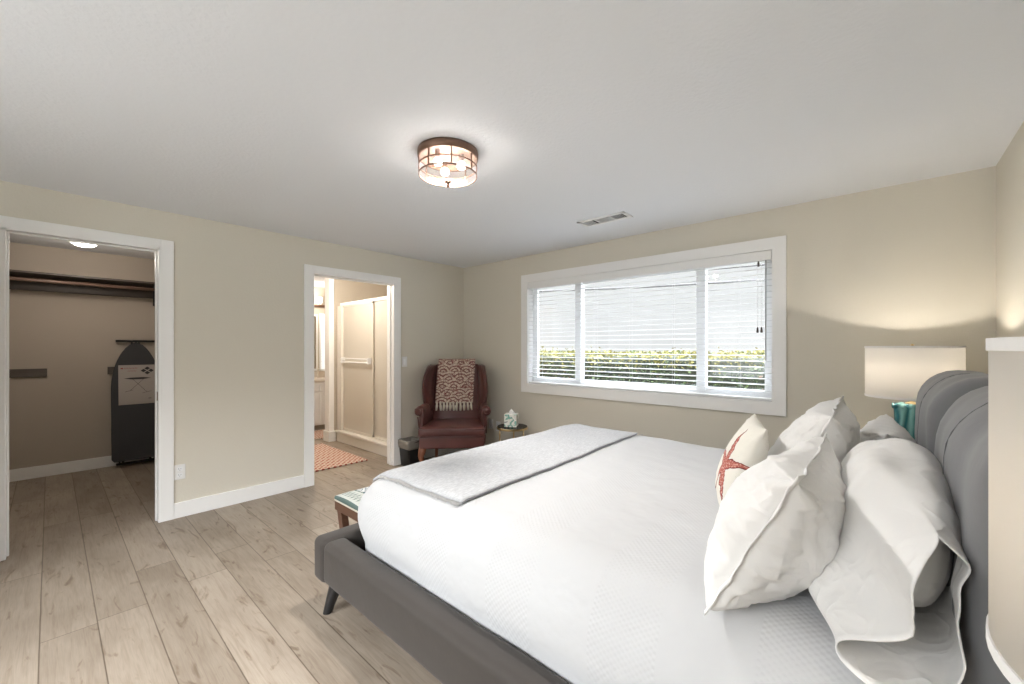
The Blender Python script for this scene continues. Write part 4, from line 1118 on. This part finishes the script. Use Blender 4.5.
# ------------------------------------------------------------------ lights
def light(name, typ, loc, energy, col, size=.05, rot=None, **k):
    l = bpy.data.lights.new(name, typ); l.energy = energy; l.color = col
    if typ == 'POINT': l.shadow_soft_size = size
    if typ == 'AREA': l.size = size
    for a, b in k.items(): setattr(l, a, b)
    o = bpy.data.objects.new(name, l); C.objects.link(o); o.location = loc
    if rot: o.rotation_euler = rot
    return o
for k in range(3):
    a = 2*PI*k/3+.6; light('ceiling_bulb_light', 'POINT', (-1.777+.075*math.cos(a), 1.458+.075*math.sin(a), H-.08), 9, (1,.955,.90), .026)
dl = light('added_downward_spot', 'SPOT', (-1.777, 1.458, H-.06), 80, (1,.97,.94)); dl.data.spot_size = math.radians(165); dl.data.spot_blend = 1; dl.data.shadow_soft_size = .02  # downward spot added among the fixture's bulbs to light the room
light('lamp_bulb_light', 'POINT', (.125, 3.30, .655+.60), 22, (1,.92,.82), .03)
light('lamp_bulb_light', 'POINT', (.284, .600, .655+.58), 58, (1,.93,.84), .03)
light('closet_dome_light', 'POINT', (-5.62, .215, H-.16), 10, (1,.90,.78), .08)
light('bath_light', 'POINT', (-5.1, 2.1, 2.25), 30, (1,.90,.78), .12)
light('vanity_bulb_light', 'POINT', (BX2+.3, 2.95, 2.15), 8, (1,.90,.78), .08)
p = light('window_portal', 'AREA', ((WX0+WX1)/2, YO+.06, (WZ0+WZ1)/2), 1, (1,1,1), 1, rot=(-PI/2, 0, 0))
p.data.shape = 'RECTANGLE'; p.data.size = WX1-WX0; p.data.size_y = WZ1-WZ0
p.data.cycles.is_portal = True
p = light('window_portal', 'AREA', (-1.5, YB-T-.03, 1.45), 1, (1,1,1), 1, rot=(PI/2, 0, 0))
p.data.shape = 'RECTANGLE'; p.data.size = 2.4; p.data.size_y = 1.4; p.data.cycles.is_portal = True

# overcast sky: bright haze overhead, paler towards the horizon
w = bpy.data.worlds.new('overcast_sky'); bpy.context.scene.world = w; w.use_nodes = True
nt = w.node_tree; bg = nt.nodes['Background']
tcn = nt.nodes.new('ShaderNodeTexCoord'); sx_ = nt.nodes.new('ShaderNodeSeparateXYZ'); nt.links.new(tcn.outputs['Generated'], sx_.inputs[0])
rp = nt.nodes.new('ShaderNodeValToRGB'); nt.links.new(sx_.outputs[2], rp.inputs[0])
el = rp.color_ramp.elements
el[0].position = .0; el[0].color = (.53,.535,.54,1); el[1].position = .23; el[1].color = (.55,.555,.56,1)
e2 = el.new(.36); e2.color = (5.8,6.1,6.6,1); e3 = el.new(1.0); e3.color = (12,12.6,13.6,1)
# sky made brighter and warmer at the rear, added to feed the rear window
my = nt.nodes.new('ShaderNodeMath'); my.operation = 'MULTIPLY_ADD'; nt.links.new(sx_.outputs[1], my.inputs[0]); my.inputs[1].default_value = -1.35; my.inputs[2].default_value = 1.0
mc = nt.nodes.new('ShaderNodeMath'); mc.operation = 'MAXIMUM'; nt.links.new(my.outputs[0], mc.inputs[0]); mc.inputs[1].default_value = 1.0
cm = nt.nodes.new('ShaderNodeCombineXYZ')
for ch_, wt in enumerate((1.0, .93, .84)):
    q_ = nt.nodes.new('ShaderNodeMath'); q_.operation = 'MULTIPLY_ADD'; nt.links.new(mc.outputs[0], q_.inputs[0]); q_.inputs[1].default_value = wt; q_.inputs[2].default_value = 1-wt; nt.links.new(q_.outputs[0], cm.inputs[ch_])
ma = nt.nodes.new('ShaderNodeVectorMath'); ma.operation = 'MULTIPLY'; nt.links.new(rp.outputs[0], ma.inputs[0]); nt.links.new(cm.outputs[0], ma.inputs[1])
nt.links.new(ma.outputs[0], bg.inputs[0]); bg.inputs[1].default_value = 1.0

# ------------------------------------------------------------------ camera
cam = bpy.data.cameras.new('camera'); co_ = bpy.data.objects.new('camera', cam); C.objects.link(co_)
co_.location = (0, 0, 1.367); co_.rotation_euler = (PI/2, 0, math.radians(41.86))
cam.sensor_width = 36; cam.lens = 36*414/1024; cam.shift_y = 5.5/1024; cam.clip_start = .02
sc = bpy.context.scene; sc.camera = co_
sc.view_settings.view_transform = 'Standard'; sc.view_settings.look = 'None'; sc.view_settings.gamma = 1; sc.view_settings.use_curve_mapping = False
sc.view_settings.exposure = 0.80
sc.cycles.use_denoising = True; sc.cycles.max_bounces = 10; sc.cycles.diffuse_bounces = 6; sc.cycles.transparent_max_bounces = 24; sc.cycles.sample_clamp_indirect = 8
